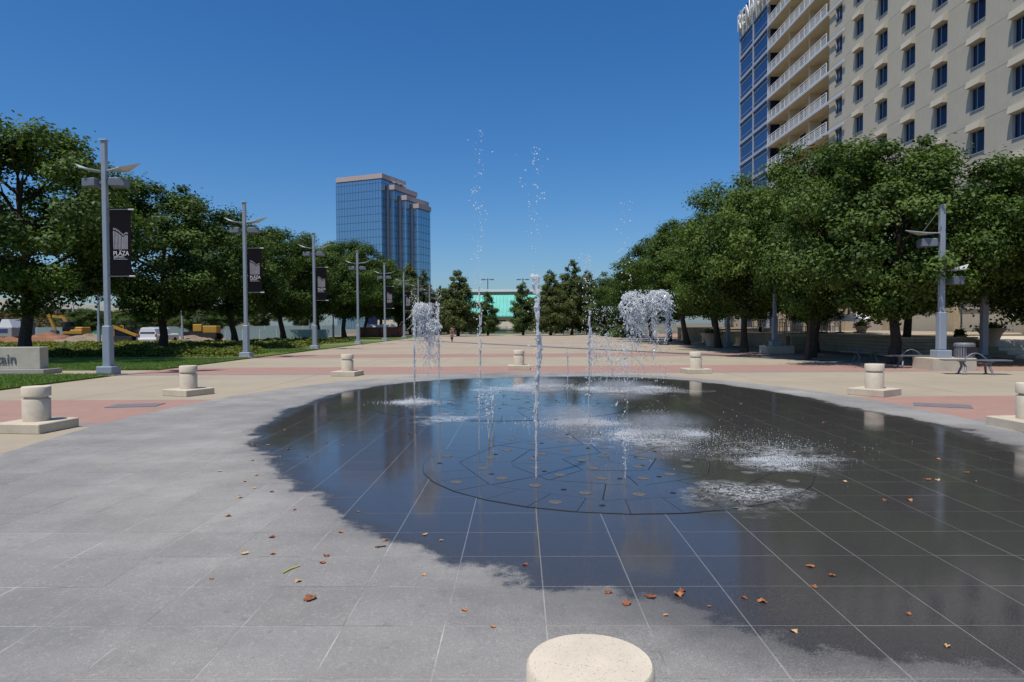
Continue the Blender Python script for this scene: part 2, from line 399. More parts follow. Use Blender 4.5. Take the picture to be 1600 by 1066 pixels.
    t.set(col=c, rough=t.fmix(wet, 0.8, t.fmix(film, 0.30, t.mr(nb, 0.3, 0.7, 0.045, 0.12))), spec=t.fmix(wet, 0.2, 0.5))
    t.set(ior=1.45)
    rip = t.noise(v, 14, 3, 0.6)
    h = t.math('ADD', t.math('MULTIPLY', ns, t.fmix(film, 1.0, 0.10)), t.math('MULTIPLY', rip, t.math('MULTIPLY', film, 0.25)))
    t.bump(h, 0.22, 0.003)
    return t.m
M['granite'] = mat_granite('fountain_granite', (0.318, 0.30, 0.266), (0.033, 0.031, 0.030))
M['granite_grout'] = mat_granite('fountain_joint', (0.38, 0.355, 0.31), (0.125, 0.12, 0.11), True)
M['cap'] = simple('nozzle_bronze', (0.13, 0.12, 0.10), 0.45, 0.2, 0.35, 12)

rnd = random.Random(7)
# ================================================================== SETTING
MB().add([(-3000,-300,-0.06),(3000,-300,-0.06),(3000,5000,-0.06),(-3000,5000,-0.06)], [(0,1,2,3)]).obj('ground', M['soil'])['kind'] = 'structure'
plaza = MB().bb(-14.0, 33, -12, 112, -0.055, -0.012).obj('plaza_pavement', M['grout']); plaza['kind'] = 'structure'
# brick bands and concrete slabs, one object each
bands = [(-0.6, 3.7)] + [(11.4 + 11.9*k, 15.6 + 11.9*k) for k in range(8)]
ys = []
prev = -12
for a, b in bands:
    ys.append(('c', prev, a)); ys.append(('b', a, b)); prev = b
ys.append(('c', prev, 112))
for typ, y0, y1 in ys:
    if typ == 'b':
        if y0 < 40:
            MB().bb(-14, 17.5, y0+0.5, y1, -0.012, 0.0).obj('brick_band', M['brick'], plaza)
            MB().bb(-14, 17.5, y0, y0+0.495, -0.012, 0.0).obj('brick_border', M['brick_grey'], plaza)
        else:
            MB().bb(-14, 17.5, y0, y1, -0.012, 0.0).obj('brick_band', M['brick_far'], plaza)
    else:
        ny = max(1, round((y1-y0)/3.85)); nx = 9
        for i in range(ny):
            for j in range(nx):
                a = y0 + (y1-y0)*i/ny; b = y0 + (y1-y0)*(i+1)/ny
                x0 = -14 + 31.5*j/nx; x1 = -14 + 31.5*(j+1)/nx
                MB().bb(x0+0.006, x1-0.006, a+0.006, b-0.006, -0.012, rnd.uniform(-0.001, 0.001)).obj('concrete_slab', M['concrete'], plaza)
MB().bb(17.506, 33, -12, 112, -0.012, 0.0).obj('tan_paving', M['brick_tan'], plaza)
# diagonal drain channel far across the plaza
p0, p1 = G(640, 531.5), G(1330, 566)
MB().bar((p0.x, p0.y, 0.006), (p1.x, p1.y, 0.006), 0.9, 0.012).obj('drain_channel', M['steel_dark'], plaza)
# dark access covers in the brick
for px, py, rz in ((212, 634, 0.15), (1472, 634, -0.5)):
    q = G(px, py); MB().box((q.x, q.y, 0.006), (1.0, 0.62, 0.01), rz).obj('access_cover', M['cover'], plaza)

# ---------------- granite fountain floor
EC = Vector((0.25, 12.6)); EA, EB = 7.55, 11.3
def ell(n=96): return [(EC.x + EA*math.cos(2*PI*k/n), EC.y + EB*math.sin(2*PI*k/n)) for k in range(n)]
def clip(poly, conv):
    out = poly
    n = len(conv)
    for i in range(n):
        a, b = conv[i], conv[(i+1) % n]
        def side(p): return (b[0]-a[0])*(p[1]-a[1]) - (b[1]-a[1])*(p[0]-a[0])
        inp, out = out, []
        for k in range(len(inp)):
            p, q = inp[k], inp[(k+1) % len(inp)]
            sp_, sq = side(p), side(q)
            if sp_ >= 0: out.append(p)
            if (sp_ >= 0) != (sq >= 0):
                u = sp_/(sp_-sq); out.append((p[0]+(q[0]-p[0])*u, p[1]+(q[1]-p[1])*u))
        if not out: return []
    return out
floor_ = MB().prism(ell(128), 0.0005, 0.0112).obj('fountain_floor', M['granite_grout']); floor_['kind'] = 'structure'
ez = ell(96); ZT = 0.012
tiles = []
for i in range(-16, 16):
    for j in range(-6, 38):
        x0 = TX0 + i*TILE; y0 = TY0 + j*TILE; g = 0.0038
        sq = [(x0+g, y0+g), (x0+TILE-g, y0+g), (x0+TILE-g, y0+TILE-g), (x0+g, y0+TILE-g)]
        ins = [((p[0]-EC.x)/EA)**2 + ((p[1]-EC.y)/EB)**2 < 0.995 for p in sq]
        if all(ins): tiles.append((x0, y0, sq, True))
        elif any(ins):
            c = clip(sq, ez)
            if len(c) > 2: tiles.append((x0, y0, c, False))
def seen(x, y):
    q = proj((x+TILE/2, y+TILE/2, 0))
    return q is not None and -60 < q[0] < 1660 and q[1] < 1110
vis = sorted([k for k in range(len(tiles)) if seen(*tiles[k][:2])], key=lambda k: tiles[k][1])[:290]
vis = set(vis)
tm = MB().prism([(0.0038,0.0038),(TILE-0.0038,0.0038),(TILE-0.0038,TILE-0.0038),(0.0038,TILE-0.0038)], 0.004, ZT).mesh('granite_tile', M['granite'])
rest = MB()
for k, (x0, y0, poly, full) in enumerate(tiles):
    dz = rnd.uniform(-0.0008, 0.0008)
    if k in vis:
        if full: link('granite_tile', tm, floor_, (x0, y0, dz))
        else: MB().prism(poly, 0.004, ZT+dz).obj('granite_tile', M['granite'], floor_)
    else: rest.prism(poly, 0.004, ZT+dz)
rest.obj('granite_tiling', M['granite'], floor_)['kind'] = 'stuff'

# ---------------- nozzle circles with faceted slabs
def circle_floor(cx, cy, rad, rings, label, z0):
    th = thing('nozzle_circle', label, 'fountain floor', (cx, cy, 0))
    nb = rings[-1][1]
    def pt(r, a): return (r*math.cos(a), r*math.sin(a))
    MB().prism([pt(rings[-1][0]+0.003, rings[-1][2]+2*PI*k/nb) for k in range(nb)], z0, z0+0.0015).obj('joint_bed', M['dark_joint'], th)
    prev_r, prev_n, prev_o = 0, 0, 0
    zt = z0 + 0.005
    for (r, n, off, g) in rings:
        # polygonal ring boundaries: straight facets; slabs span one facet each
        for k in range(n):
            a0, a1 = off + 2*PI*k/n, off + 2*PI*(k+1)/n
            sub = 4
            if prev_r == 0:
                poly = [(0,0), pt(r-g, a0), pt(r-g, a1)]
                # shrink toward its centroid to leave a joint
                cxx = sum(p[0] for p in poly)/3; cyy = sum(p[1] for p in poly)/3
                poly = [(cxx+(p[0]-cxx)*0.985, cyy+(p[1]-cyy)*0.985) for p in poly]
            else:
                da = g/ r
                inner = []
                for s_ in range(sub+1):
                    a = a0 + da + (a1-a0-2*da)*s_/sub
                    # radius of the previous polygon at this angle
                    seg = 2*PI/prev_n; b = ((a - prev_o) % seg) - seg/2
                    inner.append(pt(prev_r*math.cos(seg/2)/math.cos(b) + g, a))
                poly = inner[::-1] + [pt(r-g, a0+da), pt(r-g, a1-da)]
                poly = poly[::-1]
                poly = poly[::-1]
            ar = sum(poly[i][0]*poly[(i+1)%len(poly)][1]-poly[(i+1)%len(poly)][0]*poly[i][1] for i in range(len(poly)))
            if ar < 0: poly = poly[::-1]
            MB().prism(poly, z0+0.0016, zt + rnd.uniform(-0.0006, 0.0006)).obj('circle_slab', M['granite'], th)
        prev_r, prev_n, prev_o = r, n, off
    return th, zt
cap_m = MB().lathe([(0.068, 0), (0.068, 0.003), (0.063, 0.0045), (0.03, 0.0045), (0.022, 0.003), (0.001, 0.003)], 14).mesh('nozzle_cap', M['cap'], smooth=True)
hole_m = MB().lathe([(0.03, 0), (0.03, 0.003), (0.001, 0.003)], 8).mesh('jet_hole', M['dark_joint'])
c1, z1 = circle_floor(1.1, 8.25, 2.32, [(0.62, 5, 0.3, 0.006), (1.25, 8, 0.1, 0.008), (1.85, 9, 0.35, 0.008), (2.28, 30, 0.05, 0.004)], 'nearer faceted granite circle dotted with round bronze nozzle caps', ZT+0.001)
c2, z2 = circle_floor(-0.35, 14.7, 2.95, [(0.8, 5, 0.9, 0.008), (1.6, 9, 0.2, 0.009), (2.35, 10, 0.5, 0.009), (2.9, 34, 0.1, 0.005)], 'farther granite circle behind the splashing jets', ZT+0.001)
for th, zz, rr_ in ((c1, z1, [(0.40, 5), (0.95, 13), (1.55, 17), (2.05, 9)]), (c2, z2, [(0.5, 5), (1.2, 11), (2.0, 14)])):
    for r, n in rr_:
        o_ = rnd.uniform(0, 6)
        for k in range(n):
            a = o_ + 2*PI*k/n + rnd.uniform(-0.06, 0.06); q = r + rnd.uniform(-0.06, 0.06)
            link('nozzle_cap', cap_m, th, (q*math.cos(a), q*math.sin(a), zz))
            if k % 2 == 0:
                a += 0.22; link('jet_hole', hole_m, th, (q*math.cos(a), q*math.sin(a), zz))
ZW = z1   # walking surface within the circles

# ---------------- lawns, kerbs, beds on the left
def lawn(poly, z=0.05):
    o = MB().prism(poly, -0.05, z).obj('lawn', M['lawn']); o['kind'] = 'structure'; return o
lawn([(-60, 5), (-14.02, 5), (-14.02, 22.4), (-15.0, 23.3), (-60, 23.3)])
lawn([(-60, 26.2), (-17, 26.2), (-14.02, 27.2), (-14.02, 35.1), (-60, 35.1)])
lawn([(-60, 35.45), (-14.6, 35.45), (-14.02, 36.5), (-14.02, 47.0), (-60, 47.0)])
lawn([(-60, 47.35), (-14.02, 47.35), (-14.02, 58.9), (-60, 58.9)])
lawn([(-27, 59.2), (-14.02, 59.2), (-14.02, 71), (-27, 71)])
lawn([(-27, 71.3), (-14.02, 71.3), (-14.02, 100), (-27, 100)])
path = MB().prism([(-60, 23.35), (-14.02, 23.35), (-14.02, 26.15), (-60, 26.15)], -0.05, 0.002).obj('path', M['concrete']); path['kind'] = 'structure'
for y in (35.12, 47.02, 58.92, 71.02):
    o = MB().bb(-60 if y < 55 else -27, -14.03, y, y+0.3, -0.05, 0.085).obj('kerb', M['concrete_pale']); o['kind'] = 'structure'
def leaf_quads(P, N, S, rs, asp=0.62):
    """rhombic leaves at P (n,3), facing N, size S"""
    n = len(P)
    N = N / np.maximum(np.linalg.norm(N, axis=1, keepdims=True), 1e-6)
    t_ = rs.normal(size=(n, 3)); t_ -= N * np.sum(t_*N, axis=1, keepdims=True); t_ /= np.maximum(np.linalg.norm(t_, axis=1, keepdims=True), 1e-6)
    b_ = np.cross(N, t_); S = S[:, None]
    V = np.empty((n, 4, 3))
    V[:,0] = P - t_*S*0.5; V[:,1] = P + b_*S*asp*0.5 + N*S*0.10; V[:,2] = P + t_*S*0.5 - N*S*0.12; V[:,3] = P - b_*S*asp*0.5 + N*S*0.10
    return V.reshape(-1, 3)
def quad_mesh(name, V, tone, mat):
    n = len(V)//4
    me = bpy.data.meshes.new(name)
    me.vertices.add(n*4); me.vertices.foreach_set('co', V.astype(np.float32).ravel())
    me.loops.add(n*4); me.loops.foreach_set('vertex_index', np.arange(n*4, dtype=np.int32))
    me.polygons.add(n); me.polygons.foreach_set('loop_start', np.arange(0, n*4, 4, dtype=np.int32)); 
    try: me.polygons.foreach_set('loop_total', np.full(n, 4, dtype=np.int32))
    except Exception: pass
    at = me.attributes.new('tone', 'FLOAT', 'FACE'); at.data.foreach_set('value', np.clip(tone, 0, 1).astype(np.float32))
    me.materials.append(mat); me.update(calc_edges=True); me.validate(); return me
def bed(name, x0, x1, y0, y1, h, n, seed, mat, s=(0.10, 0.2), kind='stuff', slope=None):
    rs = np.random.RandomState(seed)
    x = rs.uniform(x0, x1, n); y = rs.uniform(y0, y1, n)
    hh = h*(0.55 + 0.45*np.sin(x*1.7+seed)*np.cos(y*1.3+seed*2) * 0.5 + 0.2*np.sin(x*4.1)*np.sin(y*3.7))
    ed = np.minimum(np.minimum(x-x0, x1-x), np.minimum(y-y0, y1-y)); hh *= np.clip(ed/0.5, 0.25, 1)
    z = hh*(1 - rs.uniform(0, 1, n)**2*0.75) + 0.04
    if slope: z = z + slope(x, y)
    N = rs.normal(size=(n, 3))*0.55 + np.array([0, -0.15, 1])
    V = leaf_quads(np.stack([x, y, z], 1), N, rs.uniform(s[0], s[1], n), rs)
    o = link(name, quad_mesh(name, V, rs.uniform(0, 1, n)*0.7 + 0.3*rs.uniform(), mat)); o['kind'] = kind
    return o
MB().bb(-58, -17.5, 36, 46.6, 0.0, 0.09).obj('planting_bed', M['mulch'])['kind'] = 'structure'
MB().bb(-58, -17.0, 48.0, 58.4, 0.0, 0.09).obj('planting_bed', M['mulch'])['kind'] = 'structure'
bed('ground_cover', -46, -15.3, 35.8, 41.2, 0.55, 42000, 1, M['leaf_cover'])
bed('ground_cover', -46, -17.2, 41.8, 46.5, 0.5, 26000, 2, M['leaf_cover'])
bed('ground_cover', -52, -17.0, 48.0, 58.2, 0.6, 36000, 3, M['leaf_cover'], (0.14, 0.26))
bed('ground_cover', -26, -17.0, 60, 70, 0.5, 9000, 4, M['leaf_cover'], (0.16, 0.3))
# grass tufts along the visible lawns
def grass(x0, x1, y0, y1, n, seed, h):
    rs = np.random.RandomState(seed); x = rs.uniform(x0, x1, n); y = rs.uniform(y0, y1, n)
    d = rs.normal(size=(n, 2))*0.35; hh = h*rs.uniform(0.5, 1.2, n); a = rs.uniform(0, 2*PI, n); wd = 0.012
    P = np.stack([x, y, np.full(n, 0.045)], 1); ux = np.stack([np.cos(a)*wd, np.sin(a)*wd, a*0], 1)
    T = P + np.stack([d[:,0]*hh, d[:,1]*hh, hh], 1)
    V = np.stack([P-ux, P+ux, T+ux*0.2, T-ux*0.2], 1).reshape(-1, 3)
    o = link('grass', quad_mesh('grass', V, rs.uniform(0, 1, n), M['grassblade'])); o['kind'] = 'stuff'
grass(-24, -14.0, 14, 23.3, 60000, 5, 0.07)
grass(-24, -14.0, 26.3, 35.1, 60000, 6, 0.07)
grass(-22, -14.0, 41.5, 47.0, 15000, 8, 0.09)

# ================================================================== HOTEL
HX = 31.7
FL = 3.0
hotel = thing('hotel_building', 'tall beige hotel with rows of hooded windows and white balconies behind the right-hand trees', 'building', (HX, 0, 0))
def hp(u, z, n=0.0): return (-n, u, z)       # local: u along Y, n outwards (towards the plaza)
ZH0 = 20.95                                    # a window head
YW = [43.5 + 4.1*(k-2) for k in range(9)]      # window columns (centres), two beyond the frame
WW, WH = 1.48, 1.58
SB = 2.47 - WH                                # sill height above the floor joint
# wall panel with a window opening and a wedge hood; local origin = lower joint, centre column
def panel_mesh(hood=True, w0=4.1):
    b = MB(); hw = w0/2 - 0.012; zb, zt = 0.012, FL-0.012
    zs, ze = SB, SB+WH; o = WW/2
    T = 0.28
    def blk(u0, u1, za, zc): b.bb(-0.0, T, u0, u1, za, zc)
    blk(-hw, -o, zb, zt); blk(o, hw, zb, zt); blk(-o, o, zb, zs); blk(-o, o, ze, zt)
    if hood:   # wedge: flush at the joint above, standing proud at the window head
        p = 0.40; b.hexa([(-p,-o,ze),(-0.001,-o,ze),(-0.001,o,ze),(-p,o,ze),(-p*0.74,-o,zt-0.03),(-0.001,-o,zt),(-0.001,o,zt),(-p*0.74,o,zt-0.03)])
    return b.mesh('wall_panel', M['hotelwall'], fix=True)
pm = panel_mesh(); pm2 = panel_mesh(False)
fm = MB()
o = WW/2
for u0, u1 in ((-o, -o+0.06), (o-0.06, o), (0.18, 0.24)): fm.bb(0.13, 0.19, u0, u1, SB, SB+WH)
fm.bb(0.13, 0.19, -o, o, SB, SB+0.06); fm.bb(0.13, 0.19, -o, o, SB-0.01+WH, SB-0.06+WH)
fm.bb(-0.05, 0.13, -o, o, SB-0.06, SB-0.002)
fmesh = fm.mesh('window', M['steel'])
gm = MB().bb(0.16, 0.175, -o+0.05, o-0.05, SB+0.04, SB-0.03+WH).mesh('pane', M['glass_navy'])
NROW = list(range(-5, 8))
for yc in YW:
    for k in NROW:
        zj = ZH0 - 2.47 + k*FL
        link('wall_panel', pm if yc < 66 else pm2, hotel, (0, yc, zj))
        wn = link('window', fmesh, hotel, (0, yc, zj)); link('pane', gm, wn)
zlow = ZH0 - 2.47 - 5*FL; ztop = ZH0 - 2.47 + 8*FL
yA, yB = YW[0]-2.05, YW[-1]+2.05            # 33.25 .. 70.15
MB().bb(0.29, 22, yA, 70.2, 0, ztop).obj('core_wall', M['hotelwall'], hotel)
MB().bb(0.02, 22, yA, 98.4, ztop+0.02, ztop+2.4).obj('parapet', M['hotelwall'], hotel)
# balcony bays
YB0, YB1 = 70.2, 87.2
MB().bb(1.5, 22, YB0+0.003, YB1, 0, ztop).obj('balcony_back_wall', M['balc'], hotel)
for u in (YB0+5.4, YB0+11.0): MB().bb(0.35, 1.499, u, u+0.35, 0, ztop).obj('balcony_fin', M['balc'], hotel)
wfm = MB(); wfm.bb(-0.06, 0.02, -0.75, 0.75, 0.25, 2.35)
wfmesh = wfm.mesh('window', M['steel_dark']); wpm = MB().bb(-0.075, -0.062, -0.68, 0.68, 0.32, 2.28).mesh('pane', M['glass_navy'])
def rail_mesh():
    b = MB(); L = YB1 - YB0 - 0.5
    for k in range(13): b.bb(-0.03, 0.03, L*k/12-0.035, L*k/12+0.035, 0, 1.08)
    for z in (0.12, 0.30, 0.48, 0.66, 0.84): b.bb(-0.012, 0.012, 0.04, L-0.04, z, z+0.07)
    b.bb(-0.04, 0.04, -0.035, L+0.035, 1.08, 1.14)
    return b.mesh('railing', M['white'])
rmesh = rail_mesh()
slab_m = MB().bb(-0.16, 1.49, 0.004, YB1-YB0-0.06, -0.24, 0.0).mesh('balcony_slab', M['balc'])
edge_m = MB().bb(-0.26, -0.163, -3.6, YB1-YB0-0.06, -0.25, 0.01).mesh('slab_edge', M['steel_light'])
for k in range(-4, 9):
    zf = ZH0 - 2.47 + k*FL - 0.35
    link('slab_edge', edge_m, link('balcony_slab', slab_m, hotel, (0, YB0, zf)))
    if k < 8:
        link('railing', rmesh, hotel, (-0.12, YB0+0.3, zf+0.012))
        for u in (1.6, 4.3, 7.3, 9.9, 13.0, 15.6):
            wn = link('window', wfmesh, hotel, (1.5, YB0+u, zf+0.2)); link('pane', wpm, wn)
# glazed end bay
YG0, YG1 = 87.25, 98.4
ZR = 46.3
MB().bb(0.3, 22, YG0, YG1, 0, ZR).obj('glazed_core', M['glass_navy'], hotel)
bayw = (YG1-YG0)/2
for k in range(-5, 9):
    z = ZH0 - 2.47 + k*FL - 0.4
    if z > ZR-0.5: break
    MB().bb(-0.02, 0.3, YG0, YG1, z+0.08, z+0.44).obj('spandrel', M['spandrel'], hotel)
    for j in range(2):
        for (a, b_) in ((0.52, 1.0), (1.06, 2.5), (2.56, 2.98)):
            if z + b_ < ZR: MB().bb(0.1, 0.14, YG0+j*bayw+0.12, YG0+(j+1)*bayw-0.12, z+a, z+b_).obj('glass_pane', M['glass_blue'] if a < 2 and k < 8 else M['glass_navy'], hotel)
        MB().bb(0.05, 0.12, YG0+j*bayw+0.1, YG0+(j+1)*bayw-0.1, z+1.0, z+1.06).obj('mullion', M['spandrel'], hotel)
        MB().bb(0.05, 0.12, YG0+j*bayw+0.1, YG0+(j+1)*bayw-0.1, z+2.5, z+2.56).obj('mullion', M['spandrel'], hotel)
for u in (YG0, YG0+bayw-0.08, YG1-0.18): MB().bb(-0.05, 0.29, u, u+0.13, 0, ZR-0.01).obj('mullion_post', M['spandrel'], hotel)
# ground storey: stone piers, dark glass, fascia
zl = zlow
for k in range(9):
    y = 33.3 + 8.2*k
    MB().bb(-0.15, 1.2, y, y+1.5, 0, zl-0.02).obj('pier', M['block'], hotel)
    MB().bb(0.5, 0.6, y+1.51, y+8.18, 0.0, zl-0.03).obj('shopfront_glass', M['glass_dark'], hotel)
    for q in (1.6, 3.2, 4.8, 6.4): MB().bb(0.42, 0.52, y+q, y+q+0.09, 0, zl-0.05).obj('shopfront_mullion', M['alu'], hotel)
MB().bb(0.2, 0.28, 33.3, 67.6, zl-0.9, zl).obj('fascia', M['hotelwall'], hotel)
# roof sign letters
def text_mesh(s, size, depth, mat, name='letter'):
    cu = bpy.data.curves.new(name, 'FONT'); cu.body = s; cu.size = size; cu.extrude = depth/2; cu.resolution_u = 3
    ob = bpy.data.objects.new(name, cu); C.objects.link(ob)
    bpy.context.view_layer.update()
    me = bpy.data.meshes.new_from_object(ob.evaluated_get(bpy.context.evaluated_depsgraph_get()))
    bpy.data.objects.remove(ob); bpy.data.curves.remove(cu)
    me.materials.clear(); me.materials.append(mat); me.name = name
    return me
sign = thing('hotel_sign', 'white roofline letters reading RENAISSANCE along the top of the glazed hotel corner', 'sign', (HX-0.35, YG1-0.2, ZR-3.2))
x = 0.0
for ch in 'RENAISSANCE':
    me = text_mesh(ch, 3.3, 0.14, M['white'])
    co = np.array([v.co[:] for v in me.vertices]); wdt = co[:,0].max()
    o = link('letter', me, sign); o.matrix_local = Matrix(((0,0,-1,0),(-0.74,0,0,-x),(0,1,0,0),(0,0,0,1)))
    x += wdt*0.74 + 0.34

# ================================================================== GLASS TOWER (far)
tower = thing('glass_tower', 'distant stepped office tower of blue mirror glass with pinkish stone caps', 'building', (-60.6, 300, 0))
e1 = Vector((0.928, -0.371, 0)); e2 = Vector((0.371, 0.928, 0))
def tbox(o_, l1, l2, z0, z1, inset=0):
    o_ = Vector(o_)
    pts = []
    for z in (z0, z1):
        for a, b in ((0,0),(1,0),(1,1),(0,1)):
            pts.append(o_ + e1*(l1*a) + e2*(l2*b) + Vector((0,0,z)))
    return pts
def tgrid(o_, d, nrm, L, h, du, dz, b):
    o_ = Vector(o_); n = max(1, round(L/du))
    for k in range(n+1):
        p = o_ + d*(L*k/n); b.bar(p + nrm*0.02, p + nrm*0.02 + Vector((0,0,h)), 0.10, 0.10)
    m = int(h/dz)
    for k in range(m+1):
        b.bar(o_ + nrm*0.02 + Vector((0,0,k*dz)), o_ + d*L + nrm*0.02 + Vector((0,0,k*dz)), 0.10, 0.16)
H0 = 68.7
blocks = [((0,0,0), 24.2, 19.4, H0, True)]
oc = Vector((0,0,0))
hs = [64.3, 60.2, 57.0]; dep = [19.4, 19.6, 11]
for k in range(3):
    oc = oc + e2*4.7 + e1*3.4
    blocks.append((tuple(oc), 3.4, dep[k], hs[k], False))
for i, (o_, l1, l2, h, main) in enumerate(blocks):
    o_ = Vector(o_)
    back = 24.2 if main else 24.2 + 3.4*i
    bd = MB(); bd.hexa(tbox(o_ - e1*back, back, l2, 0, h-2.2))
    bd.obj('glass_block', M['glass_tower'], tower)
    g = MB(); tgrid(o_, -e1, -e2, 24.2 if main else 3.3, h-2.6, 1.5, 3.4, g); tgrid(o_, e2, e1, l2, h-2.6, 1.5, 3.4, g)
    g.obj('mullion_grid', M['mullion'], tower)['kind'] = 'stuff'
    MB().hexa(tbox(o_ - e1*(back+0.4) + e1*0.6 - e2*0.2, back+0.3, l2+0.6, h-2.2, h-0.1)).obj('stone_cap', M['tower_stone'], tower)
    MB().hexa(tbox(o_ - e1*(back-0.3) - e2*0.05, back-0.2, l2-0.2, h-2.7, h-2.21)).obj('cap_band', M['mullion'], tower)  # solid dark strip just below the stone cap, proud of the glass
    if not main:
        MB().hexa(tbox(o_ - e1*3.5 - e2*0.5, 1.0, 0.5, 0, h-2.25)).obj('stone_pier', M['tower_stone'], tower)
MB().hexa(tbox(Vector((0,0,0)) - e1*7.6 - e2*0.35, 7.2, 0.3, 0, 21)).obj('lower_glazing', M['glass_navy'], tower)
for k, (a, h) in enumerate(((2.0, 1.6), (6.5, 1.8), (10.5, 1.5), (12.0, 1.2))):
    q = e1*0.1 + e2*(6+a); MB().lathe([(0.3,0),(0.9,0.4),(1.1,0.5),(0.1,0.6)], 12, (q.x+1.2, q.y, 64.2+h)).obj('dish_antenna', M['white'], tower)
# ================================================================== TREES
def tree_meshes(seed, H=10.0, RR=3.9, trunk=3.0, n=36000, conical=False, mat='leaf', leaf=(0.11, 0.22), lean=0.0):
    rs = np.random.RandomState(seed); rl = random.Random(seed)
    tb = MB(); pts = []; rad = []
    x = y = 0
    nseg = 9
    top = H*0.86
    for i in range(nseg+1):
        f = i/nseg; pts.append((x + lean*f*H*0.2, y, top*f)); rad.append(max(0.03, 0.215*(1-f)**0.8 * (1.35 if i == 0 else 1)))
        x += rl.uniform(-0.14, 0.14); y += rl.uniform(-0.14, 0.14)
    tb.tube(pts, rad, 9)
    def at(z):
        f = min(max(z/top, 0), 0.999)*nseg; i = int(f); a, b = Vector(pts[i]), Vector(pts[i+1]); return a.lerp(b, f-i)
    clumps = []
    if conical:
        nb = 34
        for k in range(nb):
            f = (k+0.5)/nb; z = trunk*0.75 + (H*0.98-trunk*0.75)*f
            rmax = RR*((1-f)**0.62)*min(1, 0.62+1.6*f)*rl.uniform(0.62, 1.1) + 0.25
            for q in range(5 if f < 0.8 else 3):
                a = rl.uniform(0, 2*PI); rr = rmax*rl.uniform(0.45, 1.0)
                c = Vector((math.cos(a)*rr, math.sin(a)*rr, z + rl.uniform(-0.5, 0.5) - rr*0.05)); clumps.append((c, rl.uniform(0.55, 1.05)*(0.5+0.5*(1-f)), 0.75))
            a = rl.uniform(0, 2*PI); s0 = at(min(z, top)); e = s0 + Vector((math.cos(a)*rmax*0.8, math.sin(a)*rmax*0.8, 0.1))
            tb.tube([s0, s0.lerp(e, 0.5), e], [0.05, 0.035, 0.015], 5)
    else:
        nl = 13
        zc = trunk + (H-trunk)*0.46
        for k in range(nl):
            z = trunk*0.75 + (top-trunk*0.75)*(k/nl)**0.9*0.8; a = k*2.399 + rl.uniform(-0.4, 0.4)
            s0 = at(z)
            hz = z + rl.uniform(1.0, 2.2)
            f = min(1, max(0, (hz-trunk*0.8)/(H-trunk*0.8))); prof = math.sqrt(max(0.02, 1-(2*f-0.86)**2*0.95)) if f < 0.95 else 0.3
            rr = RR*prof*rl.uniform(0.6, 0.9)
            e = Vector((s0.x+math.cos(a)*rr, s0.y+math.sin(a)*rr, hz)); m1 = s0.lerp(e, 0.45) + Vector((0,0,0.35))
            tb.tube([s0, m1, e], [0.10*(1-f*0.5), 0.065, 0.02], 6)
            for j in range(3):
                a2 = a + rl.uniform(-0.9, 0.9); e2_ = m1 + Vector((math.cos(a2), math.sin(a2), rl.uniform(0.2, 0.9)))*rl.uniform(0.8, 1.6); tb.tube([m1, e2_], [0.04, 0.012], 5)
        nC = 165
        while len(clumps) < nC:
            u = rs.normal(size=3); u /= np.linalg.norm(u)
            rr = rs.uniform(0.35, 1.0)**0.45
            f = 0.5 + 0.5*u[2]*rr
            # flat-ish bottom, rounded top, lumpy outline
            lump = 0.98 + 0.24*math.sin(3*math.atan2(u[1], u[0]) + seed) + 0.14*math.sin(5*u[2]*2+seed*1.7) + rs.uniform(-0.14, 0.15)
            wdt = RR * lump * (1.0 if u[2] < 0 else 1.0 - 0.12*u[2])
            if rs.uniform() < 0.07: rr = 1.13
            c = Vector((u[0]*rr*wdt, u[1]*rr*wdt, trunk*0.80 + (H-trunk*0.80)*f*min(1.0, 0.90+0.10*lump)))
            clumps.append((c, rs.uniform(0.38, 1.0), 0.72))
    tot = sum(c[1]**2 for c in clumps)
    Ps, Ns, Ts = [], [], []
    ctr = np.array([0, 0, trunk + (H-trunk)*0.4])
    for c, r, fl in clumps:
        m = max(20, int(n * r*r/tot))
        d = rs.normal(size=(m, 3)); d /= np.linalg.norm(d, axis=1, keepdims=True)
        q = rs.uniform(0.25, 1.0, m)**0.6 * (1 + 0.25*rs.normal(size=m))
        P = np.array(c) + d * (q*r)[:,None] * np.array([1, 1, fl])
        out = np.array(c) - ctr; out /= max(np.linalg.norm(out), 0.1)
        Ps.append(P); Ns.append(d*0.55 + out*0.35 + np.array([0,0,0.45]) + rs.normal(size=(m,3))*0.4)
        Ts.append(np.full(m, rs.uniform(0.1, 0.75)) + rs.uniform(-0.3, 0.3, m))
    P = np.concatenate(Ps); N = np.concatenate(Ns); T = np.concatenate(Ts)
    V = leaf_quads(P, N, rs.uniform(leaf[0], leaf[1], len(P)), rs)
    return tb.mesh('trunk', M['bark'], smooth=True), quad_mesh('crown', V, T, M[mat])
broad = [tree_meshes(11, 10, 3.9, 2.7, 56000), tree_meshes(23, 10, 3.7, 2.8, 54000, lean=0.2), tree_meshes(37, 10, 4.1, 2.6, 56000), tree_meshes(51, 10, 3.5, 2.9, 48000, lean=-0.2)]
cyp = [tree_meshes(61, 10, 3.5, 1.6, 19000, True, 'leaf_cyp', (0.18, 0.34)), tree_meshes(67, 10, 3.9, 1.8, 21000, True, 'leaf_cyp', (0.18, 0.34)), tree_meshes(71, 10, 3.3, 1.5, 18000, True, 'leaf_cypg', (0.18, 0.32))]
def tree(var, x, y, H, label, name='shade_tree', rz=0.0, sxy=1.0, group=None, z=0.0, cat='tree'):
    th = thing(name, label, cat, (x, y, z), rz, group)
    s = H/10.0; th.scale = (s*sxy, s*sxy, s)
    link('trunk', var[0], th); link('crown', var[1], th); return th
gl = 'shade trees in the row behind the banner lamps'
